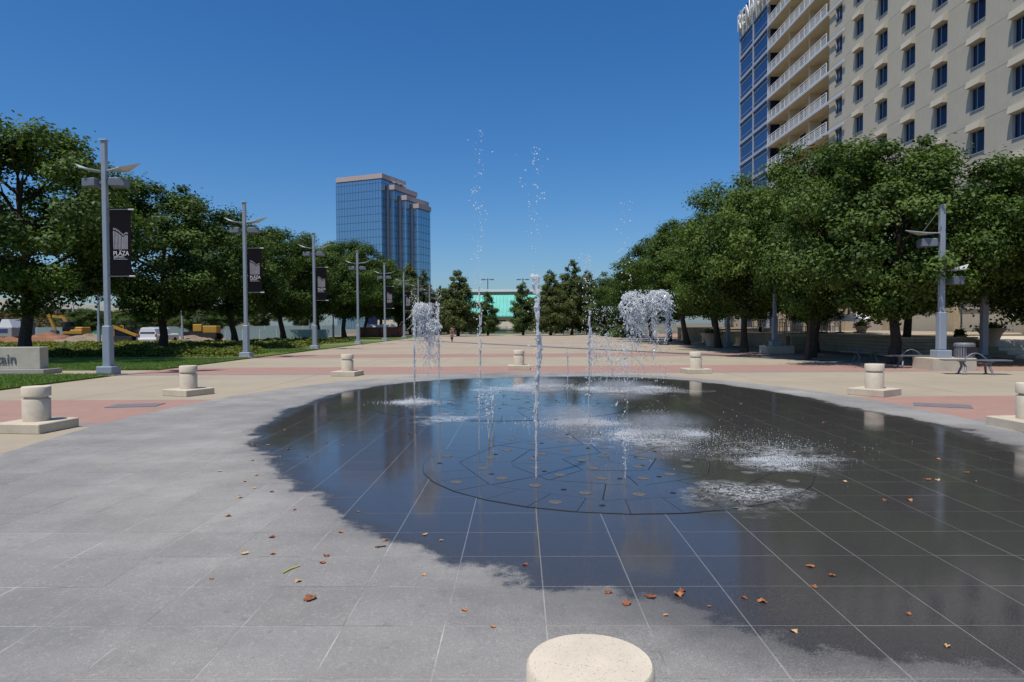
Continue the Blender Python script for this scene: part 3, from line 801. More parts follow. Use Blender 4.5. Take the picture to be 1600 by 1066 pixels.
LT = [
 (0, -24.4, 33.2, 11.9, 1.10, 0.3, 'big round shade tree rising behind the stone sign at the left edge'),
 (2, -24.0, 45.2, 11.3, 1.02, 2.0, 'shade tree with the white car parked behind its trunk'),
 (1, -24.0, 57.0, 11.2, 1.0, 4.1, 'shade tree standing just left of the second banner lamp'),
 (3, -24.0, 68.8, 11.4, 1.05, 1.1, 'shade tree between the second and third banner lamps'),
 (0, -24.0, 80.7, 11.2, 1.0, 3.3, 'shade tree standing behind the third lamp and its small banner'),
 (2, -24.0, 92.6, 13.2, 0.95, 5.2, 'tall shade tree below the left edge of the glass tower'),
 (1, -24.0, 104.5, 12.6, 1.0, 0.8, 'shade tree behind the brown board fence'),
 (3, -24.0, 116.4, 13.0, 1.0, 2.6, 'shade tree below the right part of the glass tower')]
for v_, x, y, H, s, rz, lb in LT: tree(broad[v_], x, y, H, lb, rz=rz, sxy=s*(1.06 if y < 40 else 1.14), group=gl)
gr = 'shade trees massed along the hotel side'
RT = [
 (2, 15.2, 27.8, 9.3, 1.06, 0.9, 'large near shade tree with low limbs beside the right lamp post'),
 (0, 21.6, 28.8, 8.6, 1.05, 2.2, 'shade tree behind the grey lamp post at the right edge'),
 (1, 22.6, 23.8, 7.6, 0.95, 4.4, 'shade tree cut off by the right edge of the view'),
 (3, 14.2, 33.2, 10.3, 0.95, 3.0, 'tall shade tree whose top stands before the white balconies'),
 (1, 19.6, 35.0, 9.4, 1.0, 5.1, 'shade tree above the block wall and dark bench'),
 (0, 13.2, 40.0, 10.3, 0.85, 1.3, 'tall narrow shade tree before the lower glazed hotel corner'),
 (2, 18.6, 44.0, 9.6, 0.95, 0.2, 'shade tree over the white terrace umbrellas'),
 (3, 13.6, 46.5, 9.4, 0.95, 5.6, 'shade tree with bare slanting trunk past the third right lamp'),
 (1, 13.3, 54.0, 10.4, 0.95, 2.9, 'round topped shade tree right of the double water plume'),
 (3, 13.1, 31.0, 8.4, 0.62, 2.2, 'slender shade tree leaning between the tall tree and the near large one'),
 (2, 17.2, 39.5, 9.0, 0.7, 4.9, 'slender shade tree before the block wall under the balconies'),
 (0, 18.8, 53.0, 10.2, 1.0, 4.0, 'shade tree behind the stone planter block'),
 (2, 13.6, 62.0, 9.8, 1.0, 1.8, 'shade tree directly behind the double water plume'),
 (3, 13.8, 71.0, 8.8, 1.05, 0.5, 'smaller shade tree left of the double water plume'),
 (1, 19.0, 66.0, 10.0, 1.0, 3.7, 'shade tree in the second row behind the plume'),
 (0, 14.0, 81.0, 8.4, 1.0, 5.0, 'farther shade tree at the end of the hotel side row'),
 (2, 14.5, 93.0, 8.6, 1.0, 2.4, 'last shade tree of the hotel side row by the teal fence')]
for v_, x, y, H, s, rz, lb in RT: tree(broad[v_], x, y, H*0.98, lb, rz=rz, sxy=s*(1.06 if y < 34 else 1.12), group=gr)
gf = 'cypress trees at the far end of the plaza'
FT = [ # px, top y, Y, variant, sxy
 (715, 424, 100, 1, 1.05, 'broad bushy cypress left of the teal roof'),
 (640, 412, 118, 0, 0.8, 'thin brownish cypress in front of the tower base'),
 (660, 424, 112, 1, 0.75, 'yellowish cypress right of the tower base'),
 (688, 448, 116, 0, 0.8, 'low cypress behind the broad bushy one'),
 (762, 456, 104, 2, 1.0, 'small green tree standing before the teal roof'),
 (817, 442, 104, 2, 0.95, 'slim conical tree at the right end of the teal roof'),
 (860, 424, 102, 0, 1.0, 'pointed cypress just right of the tall water jet'),
 (893, 408, 106, 1, 0.8, 'tallest slender cypress with a spiky tip'),
 (918, 424, 110, 0, 0.9, 'cypress to the right of the tallest slender one'),
 (940, 444, 104, 2, 1.0, 'short cypress near the thin right jets'),
 (965, 440, 112, 1, 1.0, 'cypress peeping beside the hotel side trees')]
for px, ty, Y, vi, s, lb in ((700, 452, 124, 2, 1.0, 'dark shade tree between the farthest banner lamp and the broad cypress'), (878, 446, 122, 0, 1.0, 'round tree filling the gap behind the pointed cypress'),
                             (905, 440, 126, 1, 1.0, 'round tree behind the tallest slender cypress'), (932, 452, 124, 3, 1.0, 'round tree behind the short cypress'), (955, 446, 120, 2, 1.0, 'round tree at the meeting of cypresses and hotel side row'), (622, 424, 130, 0, 0.9, 'round tree low before the tower base'), (838, 462, 128, 1, 0.9, 'low round tree at the right end of the teal roofed hall')):
    q = A(px, ty, Y); tree(broad[vi], q.x, Y, q.z, lb, 'shade_tree', px*0.3, s*1.1, 'round trees behind the cypresses')
for px, ty, Y, vi, s, lb in FT:
    q = A(px, ty, Y); tree(cyp[vi], q.x, Y, q.z, lb, 'cypress_tree', rnd.uniform(0, 6), s, gf)

# ================================================================== BOLLARDS
def bollard(x, y, rz, label, zoff=0.0):
    th = thing('bollard', label, 'bollard', (x, y, zoff), rz, 'stone bollards round the fountain')
    return th
bpost = MB().lathe([(0.20, 0.16), (0.203, 0.515), (0.198, 0.523), (0.168, 0.528), (0.168, 0.558), (0.200, 0.564), (0.209, 0.572), (0.209, 0.712), (0.200, 0.724), (0.001, 0.726)], 40).mesh('post', M['bollard'], smooth=True)
bbase = MB().box((0, 0, 0.078), (0.84, 0.84, 0.160)).mesh('base_slab', M['bollard_base'], bevel=0.012)
BL = [((58, 672), -0.12, 'stone bollard at the left edge of the view, before the stone sign'),
      ((295, 617), -0.42, 'stone bollard before the red paving left of the fountain, under the second lamp'),
      ((543, 587), -0.15, 'stone bollard left of the fountain, nearest the third lamp'),
      ((811, 577), 0.0, 'stone bollard at the far rim behind the tall central jet'),
      ((1087, 583), 0.10, 'stone bollard on the far right rim below the double plume'),
      ((1366, 617), 0.62, 'pale stone bollard in front of the right lamp post'),
      ((1611, 670), 0.08, 'stone bollard half cut off by the right edge')]
for (px, py), rz, lb in BL:
    q = G(px, py); th = bollard(q.x, q.y, rz, lb); link('post', bpost, th); link('base_slab', bbase, th)
q = A(922, 1033, 2.2)
th = bollard(q.x, 2.2, 0.0, 'nearest stone bollard with its flat top at the bottom of the view', q.z-0.726)
link('post', bpost, th)
link('base_slab', bbase, th, (0, 0, 0.116 - th.location.z*0.0))

# ================================================================== LAMPS
def lamp_meshes():
    d = {}
    d['pole'] = MB().box((0,0,4.08+0.1), (0.17,0.17,8.0)).mesh('pole', M['steel'], bevel=0.02)
    d['pole_cap'] = MB().box((0,0,8.19), (0.24,0.24,0.03)).mesh('pole_cap', M['steel_light'])
    d['sleeve'] = MB().box((0,0,0.30+0.72), (0.28,0.28,1.44)).mesh('sleeve', M['steel'], bevel=0.03)
    d['base_box'] = MB().box((0,0,0.17), (0.56,0.56,0.30)).mesh('base_box', M['steel'], bevel=0.02)
    d['footing'] = MB().box((0,0,0.012), (0.85,0.85,0.03)).mesh('footing', M['concrete_grey'])
    # kite-shaped reflector wing pointing +x, folded along its spine
    b = MB()
    T = Vector((0,0,0.022))
    P = [Vector(p) for p in ((0.10,-0.10,0),(0.62,-0.42,0.06),(1.18,0,0.30),(0.62,0.42,0.06),(0.10,0.10,0),(0.60,0,0.02))]
    a = P + [p+T for p in P]
    b.add(a, [(0,5,1),(1,5,2),(2,5,3),(3,5,4),(0,4,5),(6,7,11),(7,8,11),(8,9,11),(9,10,11),(6,11,10)] + [(i,(i+1)%5,6+(i+1)%5,6+i) for i in range(5)])
    d['wing'] = b.mesh('reflector_wing', M['steel_light'], fix=True)
    b = MB(); b.box((0.46,0,0), (0.52,0.50,0.27)); b.box((0.15,0,0), (0.12,0.10,0.10))
    d['head'] = b.mesh('lamp_head', M['steel_head_shade'], bevel=0.015)
    d['lens'] = MB().box((0.46,0,0.143), (0.44,0.42,0.012)).mesh('lens', M['lens'])
    b = MB()
    for z in (5.78, 3.48): b.tube([(0.09,0,z),(0.98,0,z)], 0.018, 8)
    d['arm'] = b
    return d
LM = lamp_meshes()
arm_m = MB().tube([(0.085,0,0),(0.96,0,0)], 0.016, 8).mesh('banner_arm', M['steel_dark'])
tip_m = MB().tube([(0.80,0,0.0),(1.0,0,0.0)], 0.026, 8).mesh('arm_tip', M['steel_light'])
def wing(parent, z, rz, tilt=0.0):
    o = link('reflector_wing', LM['wing'], parent, (0,0,z)); o.rotation_euler = (0, tilt, rz); return o
def plaza_lamp(x, y, label, banner):
    th = thing('street_lamp', label, 'street lamp', (x, y, 0), 0, 'banner lamps along the lawn edge')
    for k in ('pole', 'pole_cap', 'sleeve', 'base_box', 'footing'): link(k, LM[k], th)
    for rz in (0.18, PI-0.18):
        wing(th, 7.12, rz)
        h = link('lamp_head', LM['head'], th, (0,0,6.72), rz); link('lens', LM['lens'], h)
    if banner:
        for z in (5.78, 3.46):
            a = link('banner_arm', arm_m, th, (0,0,z)); link('arm_tip', tip_m, a)
    return th
LY = [23.6, 35.6, 47.6, 59.5, 71.4, 83.3, 95.2, 107.1]
LL = ['nearest lamp post on the left with a large black banner', 'second lamp post from the left with a black banner, past the stone bollard', 'third lamp post with a smaller looking black banner before the trees',
      'lamp post without banner left of the glass tower', 'lamp post with banner beside the brown board fence', 'lamp post with banner just left of the white water plume',
      'lamp post without banner behind the white water plume', 'farthest lamp post with banner right of the plume']
LB = [1, 1, 1, 0, 1, 1, 0, 1]
lamps = [plaza_lamp(-14.42 if k < 3 else -14.2, y, LL[k], LB[k]) for k, y in enumerate(LY)]
# banners
def banner_meshes():
    cloth = MB(); nx, nz = 4, 14; V = []; 
    for s in (0, 1):
        for j in range(nz+1):
            for i in range(nx+1):
                xx = 0.72*i/nx; zz = -2.24*j/nz
                yy = 0.018*math.sin(zz*2.2+xx*3)*math.sin(PI*j/nz) + (0.003 if s else -0.003)
                V.append((xx, yy, zz))
    m = (nx+1)*(nz+1); Fs = []
    for j in range(nz):
        for i in range(nx):
            a = j*(nx+1)+i; Fs += [(a, a+1, a+nx+2, a+nx+1), (m+a, m+a+nx+1, m+a+nx+2, m+a+1)]
    for j in range(nz):
        a = j*(nx+1); b = a+nx; Fs += [(a, a+nx+1, m+a+nx+1, m+a), (b+nx+1, b, m+b, m+b+nx+1)]
    for i in range(nx):
        Fs += [(i+1, i, m+i, m+i+1), (nz*(nx+1)+i, nz*(nx+1)+i+1, m+nz*(nx+1)+i+1, m+nz*(nx+1)+i)]
    cloth.add(V, Fs); cm = cloth.mesh('cloth', M['banner'], fix=True, smooth=True)
    def yoff(xx, zz): return 0.018*math.sin(zz*2.2+xx*3)*math.sin(PI*min(1, max(0, -zz/2.24))) - 0.008
    em = MB()
    # fountain-like emblem: pleated stripes rising to two curved heads
    def stripe(x0, x1, zb, zt):
        n = 5
        for k in range(n):
            za, zc = zb+(zt-zb)*k/n, zb+(zt-zb)*(k+1)/n
            em.hexa([(x0,yoff(x0,za),za),(x1,yoff(x1,za),za),(x1,yoff(x1,za)+0.004,za),(x0,yoff(x0,za)+0.004,za),
                     (x0,yoff(x0,zc),zc),(x1,yoff(x1,zc),zc),(x1,yoff(x1,zc)+0.004,zc),(x0,yoff(x0,zc)+0.004,zc)])
    N1 = 7
    for k in range(N1):
        f = k/(N1-1); x0 = 0.11 + 0.30*f; zt = -0.62 - 0.20*f**1.6
        stripe(x0, x0+0.030, -1.36, zt-0.10); stripe(x0+0.004, x0+0.036, zt-0.055, zt+0.005)
    for k in range(5):
        f = k/4; x0 = 0.45 + 0.14*f; zt = -0.84 + 0.07*math.sin(f*2.2)
        stripe(x0, x0+0.022, -1.36, zt-0.09); stripe(x0+0.003, x0+0.026, zt-0.05, zt)
    emm = em.mesh('emblem', M['banner_print'])
    tx = text_mesh('PLAZA', 0.225, 0.004, M['banner_white'], 'lettering')
    th_ = text_mesh('THE', 0.055, 0.004, M['banner_white'], 'lettering')
    bar = MB(); bar.bb(0.11, 0.625, -0.014, -0.009, -1.715, -1.60)
    bm_ = bar.mesh('text_bar', M['banner_print'])
    mk = MB(); bx = 0.14
    r2 = random.Random(3)
    while bx < 0.59:
        wd = r2.uniform(0.012, 0.03); mk.bb(bx, bx+wd, -0.018, -0.0145, -1.69, -1.69+r2.choice((0.05, 0.062, 0.045))); bx += wd + 0.012
    mkm = mk.mesh('text_marks', M['banner'])
    return cm, emm, tx, th_, bm_, mkm
BMs = banner_meshes()
BLB = ['large black banner with pale plaza emblem on the nearest left lamp', 'black banner with pale emblem on the second left lamp', 'black banner on the third lamp before dark trees',
       None, 'small black banner above the brown board fence', 'black banner left of the white water plume', None, 'tiny black banner on the farthest lamp']
for k, y in enumerate(LY):
    if not LB[k]: continue
    L = lamps[k].location
    bn = thing('banner', BLB[k], 'banner', (L.x+0.16, L.y-0.0, 5.76), 0, 'black plaza banners on the lamps')
    cl = link('cloth', BMs[0], bn); link('emblem', BMs[1], bn)
    o = link('lettering', BMs[2], bn, (0.095, -0.02, -1.575)); o.rotation_euler = (PI/2, 0, 0); o.scale = (0.83, 1, 1)
    o = link('small_lettering', BMs[3], bn, (0.30, -0.02, -1.415)); o.rotation_euler = (PI/2, 0, 0)
    b_ = link('text_bar', BMs[4], bn); link('text_marks', BMs[5], b_)
# right-hand lamps
def side_lamp(x, y, H, label, footing=True):
    th = thing('side_lamp', label, 'street lamp', (x, y, 0), 0, 'lamps along the hotel side')
    z0 = 0.42 if footing else 0.0
    if footing: MB().box((0.1,0,0.205), (1.5,1.3,0.43)).obj('footing', M['bollard_base'], th, bevel=0.012)
    MB().box((0,0,z0+0.13), (0.5,0.5,0.28)).obj('base_box', M['steel'], th, bevel=0.02)
    MB().box((0,0,z0+0.27+0.68), (0.27,0.27,1.36)).obj('sleeve', M['steel'], th, bevel=0.03)
    MB().box((0,0,(z0+1.6+H)/2), (0.18,0.18,H-z0-1.6)).obj('pole', M['steel'], th, bevel=0.02)
    for (zz, s_, tilt) in ((H-1.0, -1, 0.16), (H-2.35, 1, 0.05)):
        rz = PI-0.15 if s_ < 0 else 0.25
        o = wing(th, zz, rz, tilt)
        h = link('lamp_head', LM['head'], th, (0.03*s_,0,zz-0.36), rz); link('lens', LM['lens'], h)
        MB().tube([(0.0,0,zz+0.95),(s_*0.72,0.1*s_,zz+0.05)], 0.012, 6).obj('stay_cable', M['steel_dark'], th)
    return th
q = G(1470, 577); side_lamp(q.x, q.y, A(1470, 320, q.y).z, 'grey lamp post on a stone footing with two cable-stayed reflectors, right foreground')
q = G(1537, 566); th = thing('post', 'weathered grey post standing beside the flared planter on the right', 'post', (q.x, q.y, 0))
MB().box((0,0,0.15),(0.5,0.5,0.3)).obj('base_box', M['steel_dark'], th, bevel=0.02); MB().box((0,0,2.1),(0.24,0.24,3.7)).obj('shaft', M['steel'], th, bevel=0.02)
side_lamp(14.3, 38.2, 6.2, 'shaded lamp post with a footing under the right-hand trees', True)
side_lamp(15.0, 49.0, 6.2, 'farther shaded lamp post deep under the right-hand trees', False)
# thin lamp poles on the left beyond the lawn
for px, yb, yt, lb in ((155, 541, 452, 'plain grey pole just left of the nearest lamp post'), (285, 533, 470, 'plain grey pole right of the white car'),
                       (437, 531, 470, 'plain pole between two tree trunks past the second lamp'), (484, 529, 478, 'plain short pole left of the third lamp'), (521, 528, 482, 'plain pole left of the fourth lamp')):
    q = G(px, yb); th = thing('pole_light', lb, 'pole', (q.x, q.y, 0)); h = A(px, yt, q.y).z
    MB().box((0,0,h/2), (0.15,0.15,h)).obj('shaft', M['steel'], th); MB().box((0,0,0.9), (0.22,0.22,1.8)).obj('sleeve', M['steel'], th)

# ================================================================== STONE SIGN
q = A(62, 574, 24.4)
th = thing('stone_sign', 'low stone wall sign with dark letters ending in tain at the left edge', 'sign', (q.x, 24.4, 0))
MB().box((-2.5, 0.25, 0.58), (5.0, 0.45, 0.80)).obj('sign_wall', M['signstone'], th, bevel=0.012)
MB().box((-2.4, 0.2, 0.09), (5.5, 1.0, 0.18)).obj('plinth', M['concrete_grey'], th, bevel=0.01)
for ch_x in (-1.05,): MB().box((ch_x-0.6, 0.0225, 0.58), (0.012, 0.01, 0.79)).obj('joint', M['mulch'], th)
me = text_mesh('Fountain', 0.52, 0.03, M['steel_dark'], 'lettering')
co = np.array([v.co[:] for v in me.vertices]); wd = co[:,0].max()
o = link('lettering', me, th, (-0.87-wd, 0.012, 0.38)); o.rotation_euler = (PI/2, 0, 0)

# ================================================================== WATER
def droplets(b, c, n, spread, rr, seed, fall=False):
    r_ = random.Random(seed)
    for _ in range(n):
        p = (c[0]+r_.gauss(0, spread[0]), c[1]+r_.gauss(0, spread[1]), max(0.03, c[2]+r_.gauss(0, spread[2])))
        q = rr[0] + (rr[1]-rr[0])*r_.random()**2.2
        b.octa(p, q, r_.uniform(0.8, 1.9) if not fall else r_.uniform(1.2, 3.0))
def strand(b, p, r, n=5, st=1.0):
    """a ragged thread of water through the points p"""
    b.tube(p, r, n)
def jet(px, pyb, py_s, py_d, r0, label, seed, wig=1.0, nd=70, broken=0.0, r1=None, group='fountain jets'):
    q = G(px, pyb, ZW); Y = q.y; H = A(px, py_s, Y).z; HD = A(px, py_d, Y).z
    th = thing('water_jet', label, 'water jet', (q.x, q.y, ZW), 0, group)
    r_ = random.Random(seed); b = MB(); r1 = r1 or r0*1.6
    n = max(16, int(H/0.03))
    ph = r_.uniform(0, 6)
    core = []
    cx = cy = 0.0
    for i in range(n+1):
        f = i/n; cx += r_.gauss(0, 0.006)*wig*f; cy += r_.gauss(0, 0.006)*wig*f
        core.append(Vector((cx + math.sin(f*8+ph)*0.012*wig*f, cy, H*f)))
    for k in range(6):            # intertwined threads that spread and tear towards the top
        pts, rad = [], []; a0 = r_.uniform(0, 6.28); tw = r_.uniform(-9, 9); top = 1.0 if k < 3 else r_.uniform(0.55, 0.95)
        for i in range(n+1):
            f = i/n
            if f > top: break
            R_ = (r0*0.35 + (r1-r0*0.35)*f**1.5)*r_.uniform(0.4, 1.0)
            a = a0 + tw*f + r_.gauss(0, 0.25)
            rad_ = (r0*0.55*(1-0.25*f) + 0.35*r1*f*f)*r_.uniform(0.45, 1.25)
            if r_.random() < broken + 0.10*f:
                if len(pts) > 2: b.tube(pts, rad, 6)
                pts, rad = [], []; continue
            pts.append(core[i] + Vector((math.cos(a)*R_, math.sin(a)*R_, r_.gauss(0, 0.004)))); rad.append(max(0.002, rad_))
        if len(pts) > 2: b.tube(pts, rad, 6)
    o = b.obj('column', M['water'], th, smooth=True); o['kind'] = 'stuff'
    d = MB()
    for _ in range(nd*2):
        f = r_.random()**1.3; z = H*0.25 + (HD-H*0.25)*f; s_ = (0.02 + 0.06*f)*wig
        d.octa((r_.gauss(0, s_), r_.gauss(0, s_), z), 0.002 + 0.010*r_.random()**2.6*min(1.5, Y/9), r_.uniform(0.8, 1.6))
    for _ in range(10):     # little clusters like those thrown highest
        f = r_.uniform(0.15, 1.0); z = H + (HD-H)*f; ccx, ccy = r_.gauss(0, 0.06), r_.gauss(0, 0.05)
        for k in range(r_.randint(2, 6)): d.octa((ccx+r_.gauss(0, 0.018), ccy+r_.gauss(0, 0.02), z+r_.gauss(0, 0.028)), r_.uniform(0.003, 0.011), r_.uniform(0.8, 1.5))
    d.obj('spray_drops', M['foam'], th)['kind'] = 'stuff'
    return th
jet(838, 745, 432, 232, 0.016, 'tall thick central jet throwing drops into the sky', 3, 1.0, 110, r1=0.05)
jet(749, 703, 450, 208, 0.010, 'tall thin jet left of the central one with drops highest in the sky', 5, 0.8, 110, 0.22, r1=0.022)
jet(764, 684, 640, 618, 0.012, 'short bubbling jet with a white head, nearer of the small pair', 8, 0.5, 26, r1=0.03)
jet(770, 662, 622, 606, 0.012, 'short bubbling jet, farther of the small pair', 9, 0.5, 20, r1=0.03)
jet(648, 632, 478, 455, 0.016, 'straight jet at the left with a splash ring at its foot', 12, 0.7, 60, 0.05, r1=0.045)
jet(686, 600, 472, 452, 0.018, 'jet with a twisted head right of the left plume', 14, 0.9, 50, 0.05, r1=0.06)
jet(920, 662, 488, 398, 0.014, 'jet right of the central one with spray above it', 17, 1.0, 150, 0.06, r1=0.03)
jet(977, 748, 690, 318, 0.008, 'broken thread of drops at the right of the nozzle circle', 19, 0.7, 90, 0.4, r1=0.012)
jet(887, 600, 545, 535, 0.016, 'thin low jet at the far rim of the fountain', 22, 0.3, 14, 0.1, r1=0.022)
jet(980, 598, 545, 528, 0.012, 'thin bent jet below the double plume', 25, 0.8, 24, 0.15, r1=0.016)
def plume(px, pyt, pyb, Y, wpx, label, seed, heads, dens=1.0, dome=True):
    top = A(px, pyt, Y); bot = A(px, pyb, Y); W = wpx*Y/F_PX
    th = thing('water_plume', label, 'water plume', (top.x, Y, 0), 0, 'fountain plumes')
    r_ = random.Random(seed); b = MB(); Hh = top.z - bot.z
    for hx, hr, hz in heads:
        rad = hr*W; c = Vector((hx*W, 0, top.z - rad - hz*Hh))
        if dome:
            for k in range(int(185*dens)):     # thin curling sheets over the dome
                u = Vector((r_.gauss(0,1), r_.gauss(0,1), r_.gauss(0.35,0.75))).normalized(); p = c + u*rad*r_.uniform(0.72, 1.0)
                t0 = u.cross(Vector((r_.gauss(0,1), r_.gauss(0,1), r_.gauss(0,1)))).normalized(); m = r_.randint(5, 8); L = rad*r_.uniform(0.25, 0.8)
                q = r_.uniform(0.003, 0.011); w2 = r_.uniform(1, 5)
                path_ = [p + t0*L*s_/m + u*0.05*rad*math.sin(s_*w2) + Vector((0,0,-0.25*L*(s_/m)**2)) for s_ in range(m+1)]
                b.tube(path_, [q*(0.25+math.sin(PI*(s_+0.4)/(m+1)))*r_.uniform(0.6, 1.3) for s_ in range(m+1)], 5)
        ropes = [(r_.uniform(0, 2*PI), r_.uniform(0.25, 1.05), r_.uniform(0.45, 1.15)) for _ in range(13)]
        for k in range(int(230*dens)):    # falling threads, gathered in ropes with gaps between
            ra_, rq_, rl_ = r_.choice(ropes); a = ra_ + r_.gauss(0, 0.14); rr = rad*rq_*r_.uniform(0.9, 1.1); f = rl_*r_.random()**1.5
            p = c + Vector((math.cos(a)*rr, math.sin(a)*rr, rad*0.3 - f*Hh*0.66))
            L = r_.uniform(0.03, 0.17); m = 6; dx, dy = r_.gauss(0, 0.45), r_.gauss(0, 0.35); w1, w2 = r_.uniform(0.8, 2.4), r_.uniform(0, 6)
            path_ = [p + Vector((dx*L*s_/m + 0.014*math.sin(s_*w1+w2), dy*L*s_/m + 0.012*math.cos(s_*w1+w2), -L*s_/m)) for s_ in range(m+1)]
            q = r_.uniform(0.0015, 0.0075)*(1-0.35*f)
            b.tube(path_, [q*r_.uniform(0.3, 1.3) for s_ in range(m+1)], 5)
    b.obj('water_veil', M['water'], th, smooth=True)['kind'] = 'stuff'
    d = MB()
    for k in range(int(1500*dens)):
        hx, hr, hz = r_.choice(heads); f = r_.random()**1.7
        z = top.z - f*Hh*1.05 - 0.02
        d.octa((hx*W + r_.gauss(0, hr*W*(0.46+0.22*f)), r_.gauss(0, hr*W*0.5), z), 0.0018+0.008*r_.random()**3, r_.uniform(0.8, 2.6))
    d.obj('spray_drops', M['foam'], th)['kind'] = 'stuff'
plume(1008, 452, 590, 10.6, 80, 'double mushroom plume of white water on the right', 31, [(-0.20, 0.29, 0.02), (0.25, 0.26, 0.0)], 1.0)
plume(664, 472, 575, 13.6, 36, 'smaller plume of falling water at the left', 37, [(-0.12, 0.42, 0.0), (0.28, 0.40, 0.25)], 1.0)
plume(945, 478, 590, 12.6, 60, 'loose cloud of spray between the two right jets', 41, [(-0.1, 0.45, 0.2), (0.2, 0.5, 0.3)], 0.45, False)
# splashes at the feet
def tetra(b, x, y, z, r, q):
    b.add([(x, y, z+q), (x+r, y-0.5*r, z-0.4*q), (x-r, y-0.5*r, z-0.4*q), (x, y+r, z-0.4*q)], [(0,2,1),(0,1,3),(0,3,2),(1,2,3)])
def splash(px, py, wpx, hpx, n, label, seed, dpt=0.6):
    q = G(px, py, ZW); W = wpx*q.y/F_PX; Hh = hpx*q.y/F_PX
    b = MB(); r_ = random.Random(seed); n = int(n*3.6)
    cs = [(r_.gauss(0, W*0.16), r_.gauss(0, W*0.12*dpt), r_.uniform(0.05, 0.17)*W, r_.uniform(0.5, 1.0)) for _ in range(7)]
    for _ in range(n):
        cx, cy, cr_, ch = r_.choice(cs)
        if r_.random() < 0.25: cx, cy, cr_ = 0, 0, W*0.30
        x = cx + r_.gauss(0, cr_); y = cy + r_.gauss(0, cr_*dpt); e = math.exp(-(x*x+y*y)/(W*W*0.06))
        z = ZW + 0.004 + abs(r_.gauss(0, 1))*Hh*ch*(0.10+0.55*e)*r_.random()**1.3
        s_ = (0.0010 + 0.0048*r_.random()**4)*min(1.6, max(0.8, q.y/9))
        tetra(b, q.x+x, q.y+y, z, s_, s_*r_.uniform(0.7, 2.0))
    o = b.obj('splash', M['foam']); tag(o, label, 'splash', 'splashes on the fountain floor'); o['kind'] = 'stuff'
splash(1030, 680, 170, 50, 5200, 'widest white splash below the double plume', 51)
splash(895, 661, 150, 34, 3800, 'white splash at the foot of the jet right of the central one', 52)
splash(848, 603, 110, 24, 2600, 'white splash at the far side behind the central jet', 53)
splash(967, 608, 130, 26, 2800, 'white splash at the far side beneath the loose spray', 54)
splash(646, 629, 80, 16, 1500, 'small splash ring at the foot of the left jet', 55)
splash(1215, 720, 150, 14, 1500, 'thin sheet of splashed drops right of the nozzle circle', 56)
splash(1150, 700, 420, 50, 800, 'light spray drifting over the right of the fountain floor', 57)
t = NT('foam_film'); v = t.pos(); ob = t.obj()
gr_ = t.n('ShaderNodeVectorMath', operation='LENGTH'); t.l(ob, gr_.inputs[0])
dist = t.noise(v, 3.0, 3, 0.6, 'Color')
wv = t.n('ShaderNodeVectorMath', operation='MULTIPLY_ADD'); t.l(dist, wv.inputs[0]); wv.inputs[1].default_value = (0.35, 0.35, 0); t.l(v, wv.inputs[2])
na = t.noise(wv.outputs[0], 6.5, 5, 0.6); nb_ = t.noise(wv.outputs[0], 17, 4, 0.65); nc_ = t.noise(v, 120, 2, 0.6); nd_ = t.noise(v, 1.7, 3, 0.6)
ra = t.mr(t.math('ABSOLUTE', t.math('SUBTRACT', na, 0.5)), 0.0, 0.034, 1, 0); rb = t.mr(t.math('ABSOLUTE', t.math('SUBTRACT', nb_, 0.5)), 0.0, 0.05, 0.8, 0)
fall = t.mr(t.math('ADD', gr_.outputs['Value'], t.math('MULTIPLY', t.math('SUBTRACT', nd_, 0.5), 2.6)), 0.10, 0.92, 0.72, 0, smooth=True)
al = t.math('MULTIPLY', t.math('MULTIPLY', t.math('MAXIMUM', ra, rb), fall), t.mr(nc_, 0.36, 0.6, 0.25, 1.0), clamp=True)
t.set(col=(0.88, 0.89, 0.9), rough=0.7, spec=0.3)
tr = t.n('ShaderNodeBsdfTransparent'); mx = t.n('ShaderNodeMixShader'); t.l(al, mx.inputs[0]); t.l(tr.outputs[0], mx.inputs[1]); t.l(t.p.outputs[0], mx.inputs[2]); t.l(mx.outputs[0], t.out.inputs[0])
M['foam_film'] = t.m
foam_n = [0]
def foam(px, py, wpx, dpx, n, seed):
    q = G(px, py, ZW); W = wpx*q.y/F_PX*0.62; D = abs(G(px, py-dpx/2).y - G(px, py+dpx/2).y)*0.72
    foam_n[0] += 1
    o = MB().add([(math.cos(2*PI*k/40), math.sin(2*PI*k/40), 0) for k in range(40)], [tuple(range(40))]).obj('foam_film', M['foam_film'])
    o.location = (q.x, q.y, ZW + 0.0022 + 0.0012*foam_n[0]); o.scale = (W, D, 1); o['kind'] = 'stuff'
# drifting spray above the splashes
t = NT('spray_mist'); ob = t.obj(); ln = t.n('ShaderNodeVectorMath', operation='LENGTH'); t.l(ob, ln.inputs[0])
nz = t.noise(t.pos(), 5.0, 4, 0.65)
de = t.math('MULTIPLY', t.math('POWER', t.mr(ln.outputs['Value'], 0.0, 1.0, 1, 0), 1.7), t.mr(nz, 0.35, 0.68, 0.1, 1.6))
pv = t.n('ShaderNodeVolumePrincipled'); pv.inputs['Color'].default_value = (0.97, 0.98, 1, 1); pv.inputs['Anisotropy'].default_value = 0.2
t.l(t.math('MULTIPLY', de, 4.0), pv.inputs['Density']); t.t.nodes.remove(t.p); t.l(pv.outputs[0], t.out.inputs['Volume'])
M['mist'] = t.m
def mist(px, py, wpx, hpx):
    q = G(px, py, ZW); W = wpx*q.y/F_PX; Hh = hpx*q.y/F_PX
    b = MB(); b.lathe([(math.sin(a), math.cos(a)) for a in np.linspace(PI*0.97, PI*0.03, 9)], 20)
    o = b.obj('spray_mist', M['mist']); o.location = (q.x, q.y, ZW + Hh*0.72); o.scale = (W*0.5, W*0.34, Hh*0.72 - 0.004); o['kind'] = 'stuff'
